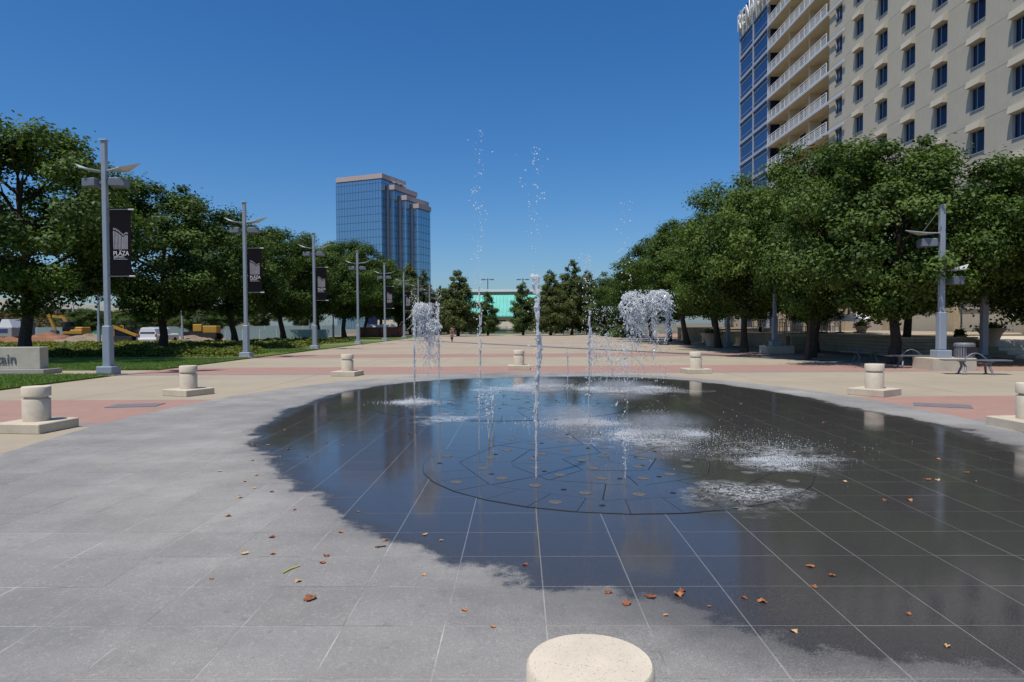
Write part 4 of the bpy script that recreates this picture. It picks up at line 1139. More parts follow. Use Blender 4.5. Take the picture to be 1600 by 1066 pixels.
mist(1030, 682, 190, 30); mist(895, 663, 170, 24); mist(850, 604, 120, 11); mist(967, 609, 140, 12)
foam(1165, 775, 190, 45, 520, 61); foam(1215, 716, 200, 40, 380, 62); foam(700, 655, 130, 16, 160, 63); foam(800, 609, 160, 10, 110, 64); foam(1010, 690, 170, 20, 200, 65); foam(1000, 612, 190, 10, 140, 66)

# ================================================================== FALLEN LEAVES
def leaf_mesh(seed):
    r_ = random.Random(seed); b = MB(); n = 16; out = []
    for k in range(n):
        a = 2*PI*k/n; lob = 0.62 + 0.38*abs(math.cos(2.5*a)) ** 0.8 + r_.uniform(-0.08, 0.08)
        rr = 0.055*lob; x, y = rr*math.cos(a)*1.25, rr*math.sin(a)
        out.append((x, y, 0.008 + 0.022*abs(y)/0.05*r_.uniform(0.4, 1.3) + 0.010*math.sin(x*50+seed)))
    vs_ = [(0,0,0.006)] + out; low = [(p[0], p[1], p[2]-0.0015) for p in vs_]
    Fs = [(0, 1+k, 1+(k+1)%n) for k in range(n)] + [(n+1, n+2+(k+1)%n, n+2+k) for k in range(n)] + [(1+k, n+2+k, n+2+(k+1)%n, 1+(k+1)%n) for k in range(n)]
    b.add(vs_, Fs) if False else b.add(vs_+low, Fs)
    b.tube([(0.06,0,0.01),(0.10,0.01,0.012)], [0.0025, 0.0012], 4)
    return b.mesh('fallen_leaf', M['dry_leaf'])
lms = [leaf_mesh(s) for s in range(5)]
leaf_px = [(484,937,1.3),(466,909,.8),(510,869,.8),(504,880,.8),(382,866,.9),(426,866,.7),(425,840,.8),(357,807,.8),(375,778,.8),(398,763,.7),(383,753,.7),(425,769,.7),(460,797,.6),(400,743,.8),(343,737,.8),(395,720,.6),
 (533,832,.7),(602,845,.7),(662,899,.6),(664,836,.7),(726,954,.6),(820,883,.7),(950,926,.9),(979,944,1.),(1017,934,1.),(1060,930,1.1),(1066,924,.8),(1191,941,.9),(1266,886,.9),(1300,900,.8),(1272,918,.7),(1163,935,.6),
 (392,695,.8),(400,697,.7),(418,696,.8),(450,702,.8),(437,714,.7),(445,672,.7),(480,714,.6),(536,697,.6),(640,678,.9),(565,651,.8),(510,692,.5),(1466,718,.9),(1450,750,.9),(1465,751,.9),(1383,782,.8),(1421,782,.9),(1320,753,.8),(1335,707,.7),
 (1288,661,.9),(1126,657,.9),(1157,631,.9),(1196,658,.6),(1510,739,.8),(1480,1010,.6),(1240,987,.7),(1524,752,.5),(1040,962,.5),(1108,948,.4),(690,845,.5),(590,856,.5),(330,905,.5),(770,980,.5),(560,800,.5),(1420,960,.5)]
ORD = ['leftmost of the'] + [w + ' from left of the' for w in ('second', 'third', 'fourth', 'fifth', 'sixth', 'seventh', 'eighth', 'ninth', 'tenth', 'eleventh', 'twelfth', 'thirteenth', 'fourteenth', 'fifteenth', 'sixteenth', 'seventeenth', 'eighteenth')]
ZL = [('small dry leaves at the left tip of the wet patch', 'leaves at the left tip of the wet patch'), ('small dry leaves on dry granite beside the wet edge', 'leaves on the dry granite left of the wet edge'),
      ('small dry leaves on the dark wet granite', 'leaves on the wet granite at the right'), ('scattered dry leaves before the wet front edge', 'leaves near the front edge of the wet patch'), ('leaves on blue wet granite beside the nozzle circle', 'leaves on the wet granite left of the nozzle circle')]
def zone(px, py): return 0 if px < 560 and py < 720 else 1 if px < 560 and py < 850 else 2 if px > 1100 and py < 850 else 3 if py > 850 else 4
LEAFL = {0: 'largest curled brown leaf on the dry granite, left foreground', 1: 'brown leaf between the yellow straw and the largest curled leaf', 4: 'brown leaf on dry granite at the far left of the straw',
 28: 'long tan leaf on wet granite right of the leaf pair', 27: 'rust leaf on the near wet edge right of the leaf pair', 25: 'rust leaf of the overlapping pair on the front wet edge', 26: 'smaller leaf tucked behind the rust leaf of the overlapping pair',
 23: 'dark rust leaf left of the overlapping leaf pair', 22: 'pale curled leaf standing at the front wet edge behind the dark rust leaf', 29: 'tan leaf farthest right of the near wet group', 21: 'dark red leaf alone on the blue wet granite'}
for k, (px, py, s) in enumerate(leaf_px):
    q = G(px, py, ZT); o = link('fallen_leaf', lms[k % 5], None, (q.x, q.y, ZT+0.001), rnd.uniform(0, 6.28)); o.scale = (s*0.52,)*3
    if k in LEAFL: lb, gp = LEAFL[k], 'fallen leaves on the fountain floor'
    else:
        z = zone(px, py); zk = sorted((p[0], i) for i, p in enumerate(leaf_px) if i not in LEAFL and zone(p[0], p[1]) == z)
        n = [i for _, i in zk].index(k); lb = ORD[n] + ' ' + ZL[z][0]; gp = ZL[z][1]
    tag(o, lb, 'leaf', gp)
q = G(452, 891, ZT); M['straw'] = simple('yellow_straw', (0.55, 0.45, 0.06), 0.5)
tag(MB().tube([(q.x-0.02, q.y-0.07, ZT+0.006), (q.x+0.005, q.y, ZT+0.008), (q.x+0.05, q.y+0.07, ZT+0.006)], 0.005, 6).obj('straw', M['straw']), 'thin yellow straw lying on the dry granite by a joint', 'straw')
q = G(586, 856, ZT); tag(MB().tube([(q.x, q.y, ZT+0.006), (q.x+0.08, q.y+0.02, ZT+0.008)], 0.005, 5).obj('twig', M['bark']), 'short dark twig at the edge of the wet granite', 'twig')

# ================================================================== BENCHES, BIN, PLANTERS, TERRACE (right)
def bench(x, y, rz, label):
    th = thing('bench', label, 'bench', (x, y, 0), rz, 'metal benches on the hotel side')
    for k in range(5):
        MB().box((0, -0.22+0.11*k, 0.455), (1.9, 0.09, 0.03)).obj('seat_slat', M['alu'], th)
    for s in (-1, 1):
        b = MB()
        for t_ in (-1, 1): b.tube([(s*0.42, 0.06*t_, 0.43), (s*0.34, 0.16*t_, 0.25), (s*0.40, 0.26*t_, 0.02)], [0.035, 0.04, 0.03], 7)
        b.box((s*0.40, 0, 0.42), (0.08, 0.5, 0.04)); b.box((s*0.40, 0.26, 0.012), (0.12, 0.1, 0.024)); b.box((s*0.40, -0.26, 0.012), (0.12, 0.1, 0.024))
        b.obj('leg', M['alu'], th)
    pts = [(-0.34+0.68*k/10, 0, 0.46+0.22*math.sin(PI*k/10)) for k in range(11)]
    MB().tube(pts, 0.018, 7).obj('arm_hoop', M['alu'], th); return th
q = G(1524, 585); bench(q.x, q.y, -0.22, 'sunlit metal bench in front of the litter bin')
q = G(1424, 575); bench(q.x, q.y, -0.18, 'metal bench between the big tree trunk and the lamp footing')
q = G(1409, 561); bench(q.x, q.y, 0.1, 'shaded metal bench against the block wall')
q = G(1352, 566); bench(q.x, q.y, 0.05, 'shaded metal bench left of the big tree trunk')
q = G(1512, 578)
th = thing('litter_bin', 'silver slatted litter bin with a dark opening behind the bench', 'bin', (q.x, q.y+0.2, 0))
MB().lathe([(0.26,0.02),(0.26,0.80),(0.001,0.80)], 20).obj('liner', M['black'], th)
b = MB()
for k in range(26):
    a = 2*PI*k/26; b.box((0.31*math.cos(a), 0.31*math.sin(a), 0.43), (0.02, 0.055, 0.80), a)
b.obj('slat', M['alu'], th); MB().lathe([(0.34,0.82),(0.34,0.90),(0.28,0.95),(0.001,0.96)], 22).obj('lid', M['alu'], th)
MB().box((0.08,-0.325,0.69), (0.40,0.03,0.20)).obj('opening', M['black'], th)
# terrace blocks
def courses(b, p0, p1, h, n=5, th=0.3):
    p0, p1 = Vector(p0), Vector(p1); L = (p1-p0).length; d = (p1-p0)/L; hh = h/n
    for k in range(n):
        m = max(1, round(L/0.8)); off = 0.4 if k % 2 else 0
        e = [0] + [off + 0.8*i for i in range(0 if off else 1, int(L/0.8)+1) if off+0.8*i < L-0.1] + [L]
        for i in range(len(e)-1):
            a, c = p0 + d*(e[i]+0.008), p0 + d*(e[i+1]-0.008); pr = rnd.uniform(-0.01, 0.01)
            b.bar(Vector((a.x, a.y+pr, hh*(k+0.5))), Vector((c.x, c.y+pr, hh*(k+0.5))), th, hh-0.018)
def terrace(x0, x1, y0, y1, h, label):
    th = thing('terrace_wall', label, 'wall', (0, 0, 0))
    MB().bb(x0+0.05, x1, y0+0.05, y1, 0, h-0.03).obj('core', M['mulch'], th)
    b = MB(); courses(b, (x0, y0, 0), (x1, y0, 0), h); o = b.obj('block_course', M['block'], th); o['kind'] = 'stuff'
    b = MB(); courses(b, (x0, y0+0.35, 0), (x0, y1, 0), h); o = b.obj('block_course', M['block'], th); o['kind'] = 'stuff'
    MB().bb(x0-0.2, x1+0.02, y0-0.2, y0+0.3, h, h+0.09).obj('coping', M['concrete_pale'], th)
    MB().bb(x0-0.2, x1+0.02, y0+0.302, y1, h, h+0.088).obj('terrace_top', M['concrete'], th)
terrace(18.6, 22.4, 33.6, 42.4, 0.86, 'buff block terrace wall behind the shaded bench and leaning tree')
terrace(16.9, 31, 42.5, 58, 0.9, 'buff block terrace wall below the white umbrellas')
terrace(16.4, 22, 59, 70, 1.2, 'distant block planter wall under the far right trees')
th = thing('terrace_steps', 'broad pale stone steps rising to the hotel at the right edge', 'steps', (0,0,0))
for k in range(5): MB().bb(22.5, 31, 31.0+0.55*k, 33.6 if k < 4 else 42.4, 0.16*k, 0.16*k+0.155).obj('step', M['concrete_pale'], th, bevel=0.01)
def urn(px, py, Y, h, r, label, bowl=False):
    q = A(px, py, Y); th = thing('stone_planter', label, 'planter', (q.x, Y, q.z), 0)
    prof = [(r*0.52,0),(r*0.50,h*0.1),(r*0.55,h*0.4),(r*0.72,h*0.72),(r*0.98,h*0.93),(r,h*0.95),(r,h),(r*0.9,h),(r*0.75,h*0.85),(0.01,h*0.85)] if not bowl else [(r*0.4,0),(r*0.7,h*0.4),(r,h*0.9),(r,h),(r*0.9,h),(r*0.7,h*0.7),(0.01,h*0.7)]
    MB().lathe(prof, 24).obj('pot', M['terracotta'], th, smooth=True)
    rs = np.random.RandomState(int(px)); n = 500; P = rs.normal(size=(n,3))*np.array([r*0.4, r*0.4, 0.12]) + np.array([0,0,h+0.05]); P[:,2] = np.maximum(P[:,2], h*0.87)
    link('plant', quad_mesh('plant', leaf_quads(P, rs.normal(size=(n,3))+np.array([0,0,.6]), rs.uniform(.08,.2,n), rs), rs.uniform(0,1,n), M['leaf']), th)['kind'] = 'stuff'; return th
urn(1548, 541, 32.9, 0.86, 0.66, 'tall flared stone planter at the top of the right-hand steps')
urn(1500, 533.5, 33.8, 0.28, 0.26, 'small bowl planter on the block wall behind the lamp post', True)
urn(1346, 526, 44.0, 0.68, 0.46, 'flared stone planter on the terrace beside the white umbrellas')
urn(1112, 541, 50.0, 0.95, 0.8, 'wide stone planter in the shade behind the right bollard')
# sign on a post
q = A(1523, 517, 33.2); th = thing('post_sign', 'small white sign on a thin white post above the flared planter', 'sign', (q.x, 34.2, 0.8))
MB().tube([(0,0,0.0),(0,0,1.9)], 0.045, 8).obj('post', M['white'], th); MB().box((0,-0.02,1.75), (0.34,0.05,0.5)).obj('panel', M['white'], th, bevel=0.02)
# umbrellas and chairs on the terrace
for k, (px, Y) in enumerate(((1284, 47.0), (1313, 46.2), (1341, 47.4))):
    q = A(px, 488, Y); z = q.z
    th = thing('patio_umbrella', ('left white patio umbrella on the terrace', 'middle white patio umbrella on the terrace', 'right white patio umbrella on the terrace')[k], 'umbrella', (q.x, Y, 0.98), 0.3*k, 'white umbrellas on the terrace')
    r = 1.35; h = z-0.98; b = MB()
    top = [(0,0,h),(0,0,h-0.03)]
    ring = [(r*math.cos(PI/4*i), r*math.sin(PI/4*i), h-0.48) for i in range(8)]; val = [(p[0], p[1], p[2]-0.14) for p in ring]; in_ = [(p[0]*0.98, p[1]*0.98, p[2]-0.02) for p in ring]
    b.add(top[:1]+ring+val, [(0,1+i,1+(i+1)%8) for i in range(8)] + [(1+i, 9+i, 9+(i+1)%8, 1+(i+1)%8) for i in range(8)])
    b.add(top[1:]+in_, [(0,1+(i+1)%8,1+i) for i in range(8)])
    b.obj('canopy', M['white_canvas'], th)
    MB().tube([(0,0,0),(0,0,h-0.02)], 0.035, 8).obj('pole', M['white'], th)
    MB().lathe([(0.3,0),(0.3,0.07),(0.05,0.1)], 14).obj('base', M['steel_dark'], th)
def chair(x, y, z, rz, label):
    th = thing('terrace_chair', label, 'chair', (x, y, z), rz, 'white chairs on the terrace')
    MB().box((0,0,0.45), (0.46,0.46,0.04)).obj('seat', M['white'], th)
    b = MB()
    for k in range(4): b.box((-0.18+0.12*k, 0.22, 0.70), (0.05, 0.025, 0.44))
    b.box((0,0.22,0.94), (0.46,0.03,0.06)); b.obj('backrest', M['white'], th)
    for sx in (-1,1):
        for sy in (-1,1): MB().box((0.2*sx,0.2*sy,0.215), (0.04,0.04,0.43)).obj('leg', M['white'], th)
CL = ['leftmost white slatted chair on the shaded terrace', 'second white terrace chair from the left by the left table', 'third white terrace chair from the left', 'fourth white terrace chair, left of the middle table', 'fifth white terrace chair, beside the middle table',
      'white terrace chair alone between the two chair clusters', 'white terrace chair just left of the right table', 'white terrace chair at the right table below the umbrella', 'rightmost white terrace chair below the middle umbrella']
for k, (px, rz) in enumerate(((1184, 0.2), (1196, 2.9), (1208, 0.1), (1218, 3.3), (1229, 0.0), (1262, 0.3), (1276, 2.8), (1296, 0.2), (1310, 3.0))):
    q = A(px, 520, 46.5); chair(q.x, 46.5+rnd.uniform(-0.6, 1.2), 0.99, rz, CL[k])
for k, px in enumerate((1190, 1224, 1290)):
    q = A(px, 520, 47.2); th = thing('terrace_table', ('white terrace table at the left of the chairs', 'white terrace table amid the chairs', 'white terrace table below the left umbrella')[k], 'table', (q.x, 47.0, 0.99), 0)
    MB().lathe([(0.42,0.70),(0.42,0.74),(0.001,0.745)], 18).obj('table_top', M['white'], th); MB().lathe([(0.25,0),(0.05,0.05),(0.04,0.7)], 10).obj('pedestal', M['white'], th)
# low hedge in the shade at the far right
tag(bed('hedge', 11.5, 15.5, 84, 98, 1.1, 9000, 9, M['leaf'], (0.2, 0.34), kind='thing'), 'low clipped hedge before the far teal fence', 'hedge')

# ================================================================== CONSTRUCTION SITE (left)
dirt = MB().add([(-120, 59.3, -0.03), (-27.2, 59.3, -0.03), (-27.2, 140, -0.03), (-160, 140, -0.03)], [(0,1,2,3)]).obj('building_site_ground', M['dirt']); dirt['kind'] = 'structure'
def heap(px, py, Y, w, h, mat, label, seed):
    q = A(px, py, Y); b = MB(); n, m = 18, 6; r_ = random.Random(seed); vs_ = [(0,0,0.72*h)]
    for j in range(1, m+1):
        for k in range(n):
            a = 2*PI*k/n; f = j/m; vs_.append((w*f*math.cos(a)*r_.uniform(0.85,1.15), 0.7*w*f*math.sin(a)*r_.uniform(0.85,1.15), max(-0.1, 0.72*h*(1-f)**0.8*r_.uniform(0.7,1.2)) if j < m else -0.1))
    Fs = [(0,1+k,1+(k+1)%n) for k in range(n)] + [(1+(j-1)*n+k, 1+j*n+k, 1+j*n+(k+1)%n, 1+(j-1)*n+(k+1)%n) for j in range(1,m) for k in range(n)]
    o = b.add(vs_, Fs).obj('spoil_heap', mat); o.location = (q.x, Y, 0); tag(o, label, 'dirt heap')
heap(75, 530, 84, 4.5, 1.5, M['dirt_red'], 'reddish heap of earth below the digger', 1)
heap(140, 530, 78, 4.0, 1.3, M['dirt'], 'tan heap of rubble right of the digger', 2)
heap(12, 532, 72, 2.8, 1.0, M['dirt_red'], 'reddish rubble at the left edge behind the sign', 3)
heap(222, 530, 88, 3.0, 1.5, M['dirt_red'], 'brown soil heap behind the white car', 4)
heap(297, 531, 80, 3.2, 0.9, M['dirt'], 'low pale heap before the yellow dozer', 5)
def tracks(th, L, wd, y, r=0.38):
    for s in (-1, 1):
        b = MB(); n = 12; poly = [(L/2 + r*math.cos(a), r + r*math.sin(a)) for a in np.linspace(-PI/2, PI/2, n)] + [(-L/2 + r*math.cos(a), r + r*math.sin(a)) for a in np.linspace(PI/2, 3*PI/2, n)]
        b.extr(poly, (0, s*y - wd/2, 0), (1,0,0), (0,0,1), (0,wd,0)); b.obj('track', M['rubber'], th, fix=True)
# excavator
q = G(118, 526); Y = 88; q = A(118, 526, Y)
th = thing('excavator', 'yellow excavator with its arm bent down beside the green screen fence', 'excavator', (q.x, Y, 0), PI)
tracks(th, 2.2, 0.5, 0.9)
MB().box((-0.2,0,1.05), (2.6,2.0,0.6)).obj('body', M['yellow'], th, bevel=0.08); MB().box((0.55,0.55,1.75), (1.1,0.9,1.3)).obj('cab', M['glass_dark'], th, bevel=0.06)
MB().box((-1.0,0,1.45), (1.0,1.8,0.5)).obj('counterweight', M['yellow'], th, bevel=0.1)
b = MB(); b.bar((0.9,-0.2,1.2),(1.6,-0.2,3.0),0.35,0.42); b.bar((1.6,-0.2,3.0),(3.6,-0.2,3.2),0.3,0.36); b.obj('boom', M['yellow'], th)
MB().bar((3.65,-0.2,3.35),(2.75,-0.2,1.2),0.24,0.3).obj('stick', M['yellow'], th)
MB().extr([(0,0),(0.7,0.1),(0.75,-0.4),(0.3,-0.7),(-0.1,-0.4)], (2.5,-0.5,1.25), (1,0,0), (0,0,1), (0,0.6,0)).obj('bucket', M['steel_dark'], th, fix=True)
MB().bar((1.3,-0.2,1.7),(2.4,-0.2,2.9),0.1).obj('hydraulic_ram', M['alu'], th)
# compact loader
Y = 74; q = A(198, 532, Y)
th = thing('compact_loader', 'small yellow and black track loader left of the white car', 'loader', (q.x, Y, 0), 0)
tracks(th, 1.5, 0.4, 0.75, 0.35)
MB().box((-0.3,0,1.05), (1.5,1.2,0.75)).obj('body', M['black'], th, bevel=0.06)
b = MB(); 
for sx in (-0.55, 0.75):
    for sy in (-0.55, 0.55): b.bar((sx,sy,1.3),(sx,sy,2.1),0.09)
b.box((0.1,0,2.1), (1.5,1.3,0.1)); b.obj('cab_frame', M['black'], th)
for s in (-1,1): MB().bar((-1.1,0.75*s,1.75),(1.5,0.75*s,0.75),0.14,0.3).obj('lift_arm', M['yellow'], th)
MB().box((-1.05,0,1.2), (0.3,1.4,1.2)).obj('rear_tower', M['yellow'], th, bevel=0.04)
MB().extr([(0,0),(0.6,0),(0.1,0.6)], (1.5,-0.9,0.05), (1,0,0), (0,0,1), (0,1.8,0)).obj('bucket', M['steel_dark'], th, fix=True)
# dozer
Y = 84; q = A(324, 529, Y)
th = thing('bulldozer', 'yellow dozer parked right of the plain grey pole', 'bulldozer', (q.x, Y, 0), PI)
tracks(th, 2.2, 0.5, 0.9, 0.42)
MB().box((-0.5,0,1.3), (1.9,1.2,0.9)).obj('engine_hood', M['yellow'], th, bevel=0.06); MB().box((0.9,0,1.5), (1.1,1.5,0.9)).obj('body', M['yellow'], th, bevel=0.05)
b = MB()
for sx in (0.5, 1.5):
    for sy in (-0.6, 0.6): b.bar((sx,sy,1.9),(sx,sy,2.8),0.09)
b.obj('cab_frame', M['black'], th); MB().box((1.0,0,2.85), (1.4,1.5,0.1)).obj('cab_roof', M['steel_dark'], th)
MB().box((2.4,0,0.55), (0.14,2.9,0.95)).obj('blade', M['steel_dark'], th); 
for s in (-1,1): MB().bar((0.6,1.25*s,0.5),(2.35,1.25*s,0.4),0.14).obj('push_arm', M['yellow'], th)
# white car seen from behind
Y = 66; q = A(249, 536, Y)
th = thing('parked_car', 'white hatchback parked behind the second tree trunk', 'car', (q.x, Y, 0), 0)
prof = [(-0.90,0.35),(0.90,0.35),(0.92,0.85),(0.84,0.98),(0.66,1.52),(0.5,1.60),(-0.5,1.60),(-0.66,1.52),(-0.84,0.98),(-0.92,0.85)]
b = MB(); L = [(-2.2,0.88,0.0),(-2.1,1.0,1),(1.0,1.0,1)]
b.extr(prof, (0,-2.1,0), (1,0,0), (0,0,1), (0,2.7,0)); b.extr([(-0.90,0.35),(0.90,0.35),(0.90,0.85),(0.8,1.0),(-0.8,1.0),(-0.90,0.85)], (0,0.6,0), (1,0,0), (0,0,1), (0,1.5,0))
b.obj('body', M['carwhite'], th, fix=True, bevel=0.04)
MB().extr([(-0.72,0),(0.72,0),(0.58,0.42),(-0.58,0.42)], (0,-2.115,1.03), (1,0,0), (0,0.1,1), (0,0.02,0)).obj('rear_window', M['glass_dark'], th, fix=True)
for s in (-1,1):
    MB().box((0.82*s,-2.11,0.85), (0.15,0.06,0.26)).obj('tail_light', simple('tail_red', (0.35,0.02,0.02), 0.3), th)
    for yy in (-1.4, 1.3): 
        wh = MB(); wh.extr([(0.32*math.cos(a), 0.32*math.sin(a)) for a in np.linspace(0, 2*PI, 17)[:-1]], (0.72*s if s > 0 else -0.92, yy, 0.32), (0,1,0), (0,0,1), (0.2,0,0)); wh.obj('wheel', M['rubber'], th, fix=True)
MB().box((0,-2.14,0.5), (1.75,0.12,0.2)).obj('bumper', M['carwhite'], th, bevel=0.03)
# site trucks at left edge
Y = 80; q = A(10, 531, Y)
th = thing('utility_truck', 'grey utility truck with a blue stripe cut by the left edge', 'truck', (q.x, Y, 0), 0)
MB().box((-0.4,0,1.15), (3.6,1.9,1.1)).obj('cargo_box', simple('truck_grey', (0.30,0.29,0.27), 0.5), th, bevel=0.05); MB().box((-0.6,-0.96,1.3), (3.0,0.03,0.45)).obj('stripe', simple('truck_blue', (0.03,0.05,0.16), 0.5), th)
MB().extr([(0,0),(1.5,0),(1.2,1.0),(0.3,1.0)], (-1.9,-0.85,1.72), (1,0,0), (0,0,1), (0,1.7,0)).obj('cab', M['glass_dark'], th, fix=True); MB().extr([(0,0),(1.7,0),(1.3,0.95),(0.5,0.95)], (-0.35,-0.8,1.72), (1,0,0), (0,0,1), (0,1.6,0)).obj('canopy', M['white'], th, fix=True)
for xx in (-1.5, 0.8):
    for yy in (-0.85, 0.65):
        wh = MB(); wh.extr([(0.42*math.cos(a), 0.42*math.sin(a)) for a in np.linspace(0, 2*PI, 17)[:-1]], (xx, yy, 0.42), (1,0,0), (0,0,1), (0,0.25,0)); wh.obj('wheel', M['rubber'], th, fix=True)
Y = 100; q = A(34, 524, Y)
th = thing('site_shed', 'small open shed with a grey flat roof at the back of the site', 'shed', (q.x, Y, 0), 0)
MB().box((0,0,2.55), (2.9,2.0,0.14)).obj('roof', M['steel'], th)
for sx in (-1.3, 0.0, 1.3): MB().box((sx,-0.9,1.24), (0.12,0.12,2.48)).obj('post', M['white'], th)
MB().box((0,0.8,1.2), (2.8,0.1,2.4)).obj('back_wall', M['steel_dark'], th)
# screen fence across the site
def screen_fence(x0, x1, Y, h, label, mat_at, step=3.0, name='site_fence', Y1=None, mat_post='steel_light'):
    th = thing(name, label, 'fence', (0, 0, 0)); n = int((x1-x0)/step); Y1 = Y if Y1 is None else Y1
    for k in range(n+1):
        f = k/n; x = x0+(x1-x0)*f; y = Y+(Y1-Y)*f
        MB().tube([(x,y,0),(x,y,h)], 0.05, 6).obj('post', M[mat_post], th)
        if k < n:
            f2 = (k+1)/n; b = MB().bar((x+0.05,y,h*0.5),(x0+(x1-x0)*f2-0.05,Y+(Y1-Y)*f2,h*0.5),0.02,h*0.92); b.obj('screen_panel', M[mat_at(x)], th)
    return th
screen_fence(-85, -28, 106, 1.75, 'site fence with a bright green screen section behind the digger', lambda x: 'mesh_green' if -71.5 < x < -63 else 'mesh_grey')
screen_fence(-34, -22, 78, 1.3, 'grey mesh fence behind the trunks past the second lamp', lambda x: 'mesh_grey', 2.0)
# ivy bank, highway wall
xa, xb = A(0, 470, 128), A(330, 492, 140)
bank = MB(); 
bk = MB().add([(-130, 112, 0.0), (-52, 116, 0.0), (-52, 134, 3.6), (-130, 127, 4.6)], [(0,1,2,3)]).obj('embankment', M['mulch']); bk['kind'] = 'structure'
def slope(x, y):
    f = np.clip((y-112)/16, 0, 1); return f*(4.6 - (x+130)/78*1.0)
bed('bank_ivy', -125, -53, 112, 131, 0.8, 34000, 12, M['leaf_ivy'], (0.3, 0.6), slope=slope)
hw = thing('highway_wall', 'long cream concrete parapet of the raised highway above the ivy bank', 'wall', (0,0,0))
b = MB(); PTS = [(-40, 463, 486, 128), (110, 474, 482.5, 131), (240, 484, 491.5, 134), (420, 494, 503, 138)]
for (pa, ta, ba, Ya), (pb, tb_, bb_, Yb) in zip(PTS[:-1], PTS[1:]):
    b0, b1, t1, t0 = A(pa, ba, Ya), A(pb, bb_, Yb), A(pb, tb_, Yb), A(pa, ta, Ya)
    D = Vector((0, 0.6, 0)); MB().hexa([b0, b1, b1+D, b0+D, t0, t1, t1+D, t0+D]).obj('parapet_panel', M['cream'], hw)
    e0, e1_ = b0.copy(), b1.copy(); e0.z = e1_.z = 0; D2 = Vector((0, 0.4, 0)); O2 = Vector((0, 0.1, 0)); Zg = Vector((0,0,-0.02))
    MB().hexa([e0+O2, e1_+O2, e1_+D2+O2, e0+D2+O2, b0+O2+Zg, b1+O2+Zg, b1+D2+O2+Zg, b0+D2+O2+Zg]).obj('retaining_wall', M['block'], hw)
for px, yt, yb, Y, lb in ((115, 477, 508, 118, 'thin grey pole in front of the ivy bank'),):
    q = A(px, yb, Y); z = A(px, yt, Y).z; tag(MB().tube([(q.x, Y, 0), (q.x, Y, z)], 0.12, 6).obj('utility_pole', M['steel_light']), lb, 'pole')
gs = 'small trees before the ivy bank'
for px, ty, Y, vi, s, lb in ((135, 482, 96, 0, 1.6, 'small round green tree left of the plain grey pole'), (195, 484, 106, 2, 1.9, 'small spreading tree behind the loader'), (232, 486, 112, 1, 2.0, 'small tree behind the white car'),
                             (300, 470, 104, 2, 1.3, 'green tree behind the yellow dozer'), (335, 478, 100, 1, 1.3, 'green tree right of the yellow dozer'), (410, 470, 112, 0, 1.1, 'tree in the gap past the second lamp'), (470, 472, 122, 3, 1.1, 'tree in the gap left of the third lamp'), (355, 474, 112, 0, 1.2, 'bushy tree filling the gap before the second lamp')):
    q = A(px, ty, Y); tree(broad[vi], q.x, Y, q.z, lb, 'small_tree', px*0.1, s, gs)

# ================================================================== FAR END
th = thing('board_fence', 'brown board enclosure on the far lawn with white domes above it', 'fence', (0,0,0))
xa = A(558, 528, 92).x; xb = A(632, 528, 92).x; n = 28
for k in range(n): MB().bb(xa+(xb-xa)*k/n+0.008, xa+(xb-xa)*(k+1)/n-0.008, 92, 92.06, 0.0, 1.42+0.01*(k % 3)).obj('board', M['wood'], th)
for k, px in enumerate((583, 598, 611)):
    q = A(px, 513, 96); r = 1.0 if k == 0 else 0.7
    th = thing('dome_tent', ('widest white dome tent over the board fence', 'middle white dome tent over the board fence', 'bluish white dome tent at the right of the board fence')[k], 'tent', (q.x, 96, 0), 0, 'dome tents behind the board fence')
    MB().lathe([(r*1.02, 1.42), (r, 1.5), (r*0.85, 1.68), (r*0.5, 1.82), (0.01, 1.87)], 18).obj('dome', M['white_canvas'], th, smooth=True)
    for a in range(4): MB().tube([(r*0.9*math.cos(a*PI/2+0.7), r*0.9*math.sin(a*PI/2+0.7), 0), (r*0.9*math.cos(a*PI/2+0.7), r*0.9*math.sin(a*PI/2+0.7), 1.45)], 0.03, 5).obj('leg', M['white'], th)
# hall with the teal roof
Y = 150
pa, pb = A(720, 494, Y), A(862, 494, Y); pt = A(800, 461, Y+10)
hall = thing('hall_building', 'low hall with a broad teal metal roof at the end of the plaza', 'building', (0, 0, 0))
zr0, zr1 = pa.z, pt.z
MB().add([(pa.x, Y, zr0), (pb.x, Y, zr0), (pb.x-0.5, Y+10, zr1), (pa.x+0.5, Y+10, zr1), (pa.x, Y, zr0-0.3), (pb.x, Y, zr0-0.3), (pb.x-0.5, Y+10, zr1-0.3), (pa.x+0.5, Y+10, zr1-0.3)],
         [(0,1,2,3),(7,6,5,4),(0,4,5,1),(1,5,6,2),(2,6,7,3),(3,7,4,0)]).obj('roof', M['teal'], hall)
b = MB(); 
for k in range(25):
    f = k/24; x0 = pa.x+(pb.x-pa.x)*f; x1 = pa.x+0.5+(pb.x-pa.x-1)*f; b.bar((x0, Y, zr0+0.06), (x1, Y+10, zr1+0.06), 0.07, 0.14)
b.obj('roof_seam', M['teal'], hall)['kind'] = 'stuff'
MB().bb(pa.x+1, pb.x-1, Y+2.5, Y+10.2, 0, zr0-0.35).obj('wall', M['cream'], hall)
zt = A(800, 452, Y+10).z
MB().bb(pa.x+0.5, pb.x+1, Y+10.3, Y+22, 0, zt-0.6).obj('upper_wall', M['pinkwall'], hall); MB().bb(pa.x-1, pb.x+2, Y+9.9, Y+22.5, zt-0.58, zt).obj('parapet', M['white'], hall)
for k in range(6): MB().bb(pa.x+1.8+3.1*k, pa.x+3.6+3.1*k, Y+2.38, Y+2.49, 0.9, 2.6).obj('window', M['glass_dark'], hall)
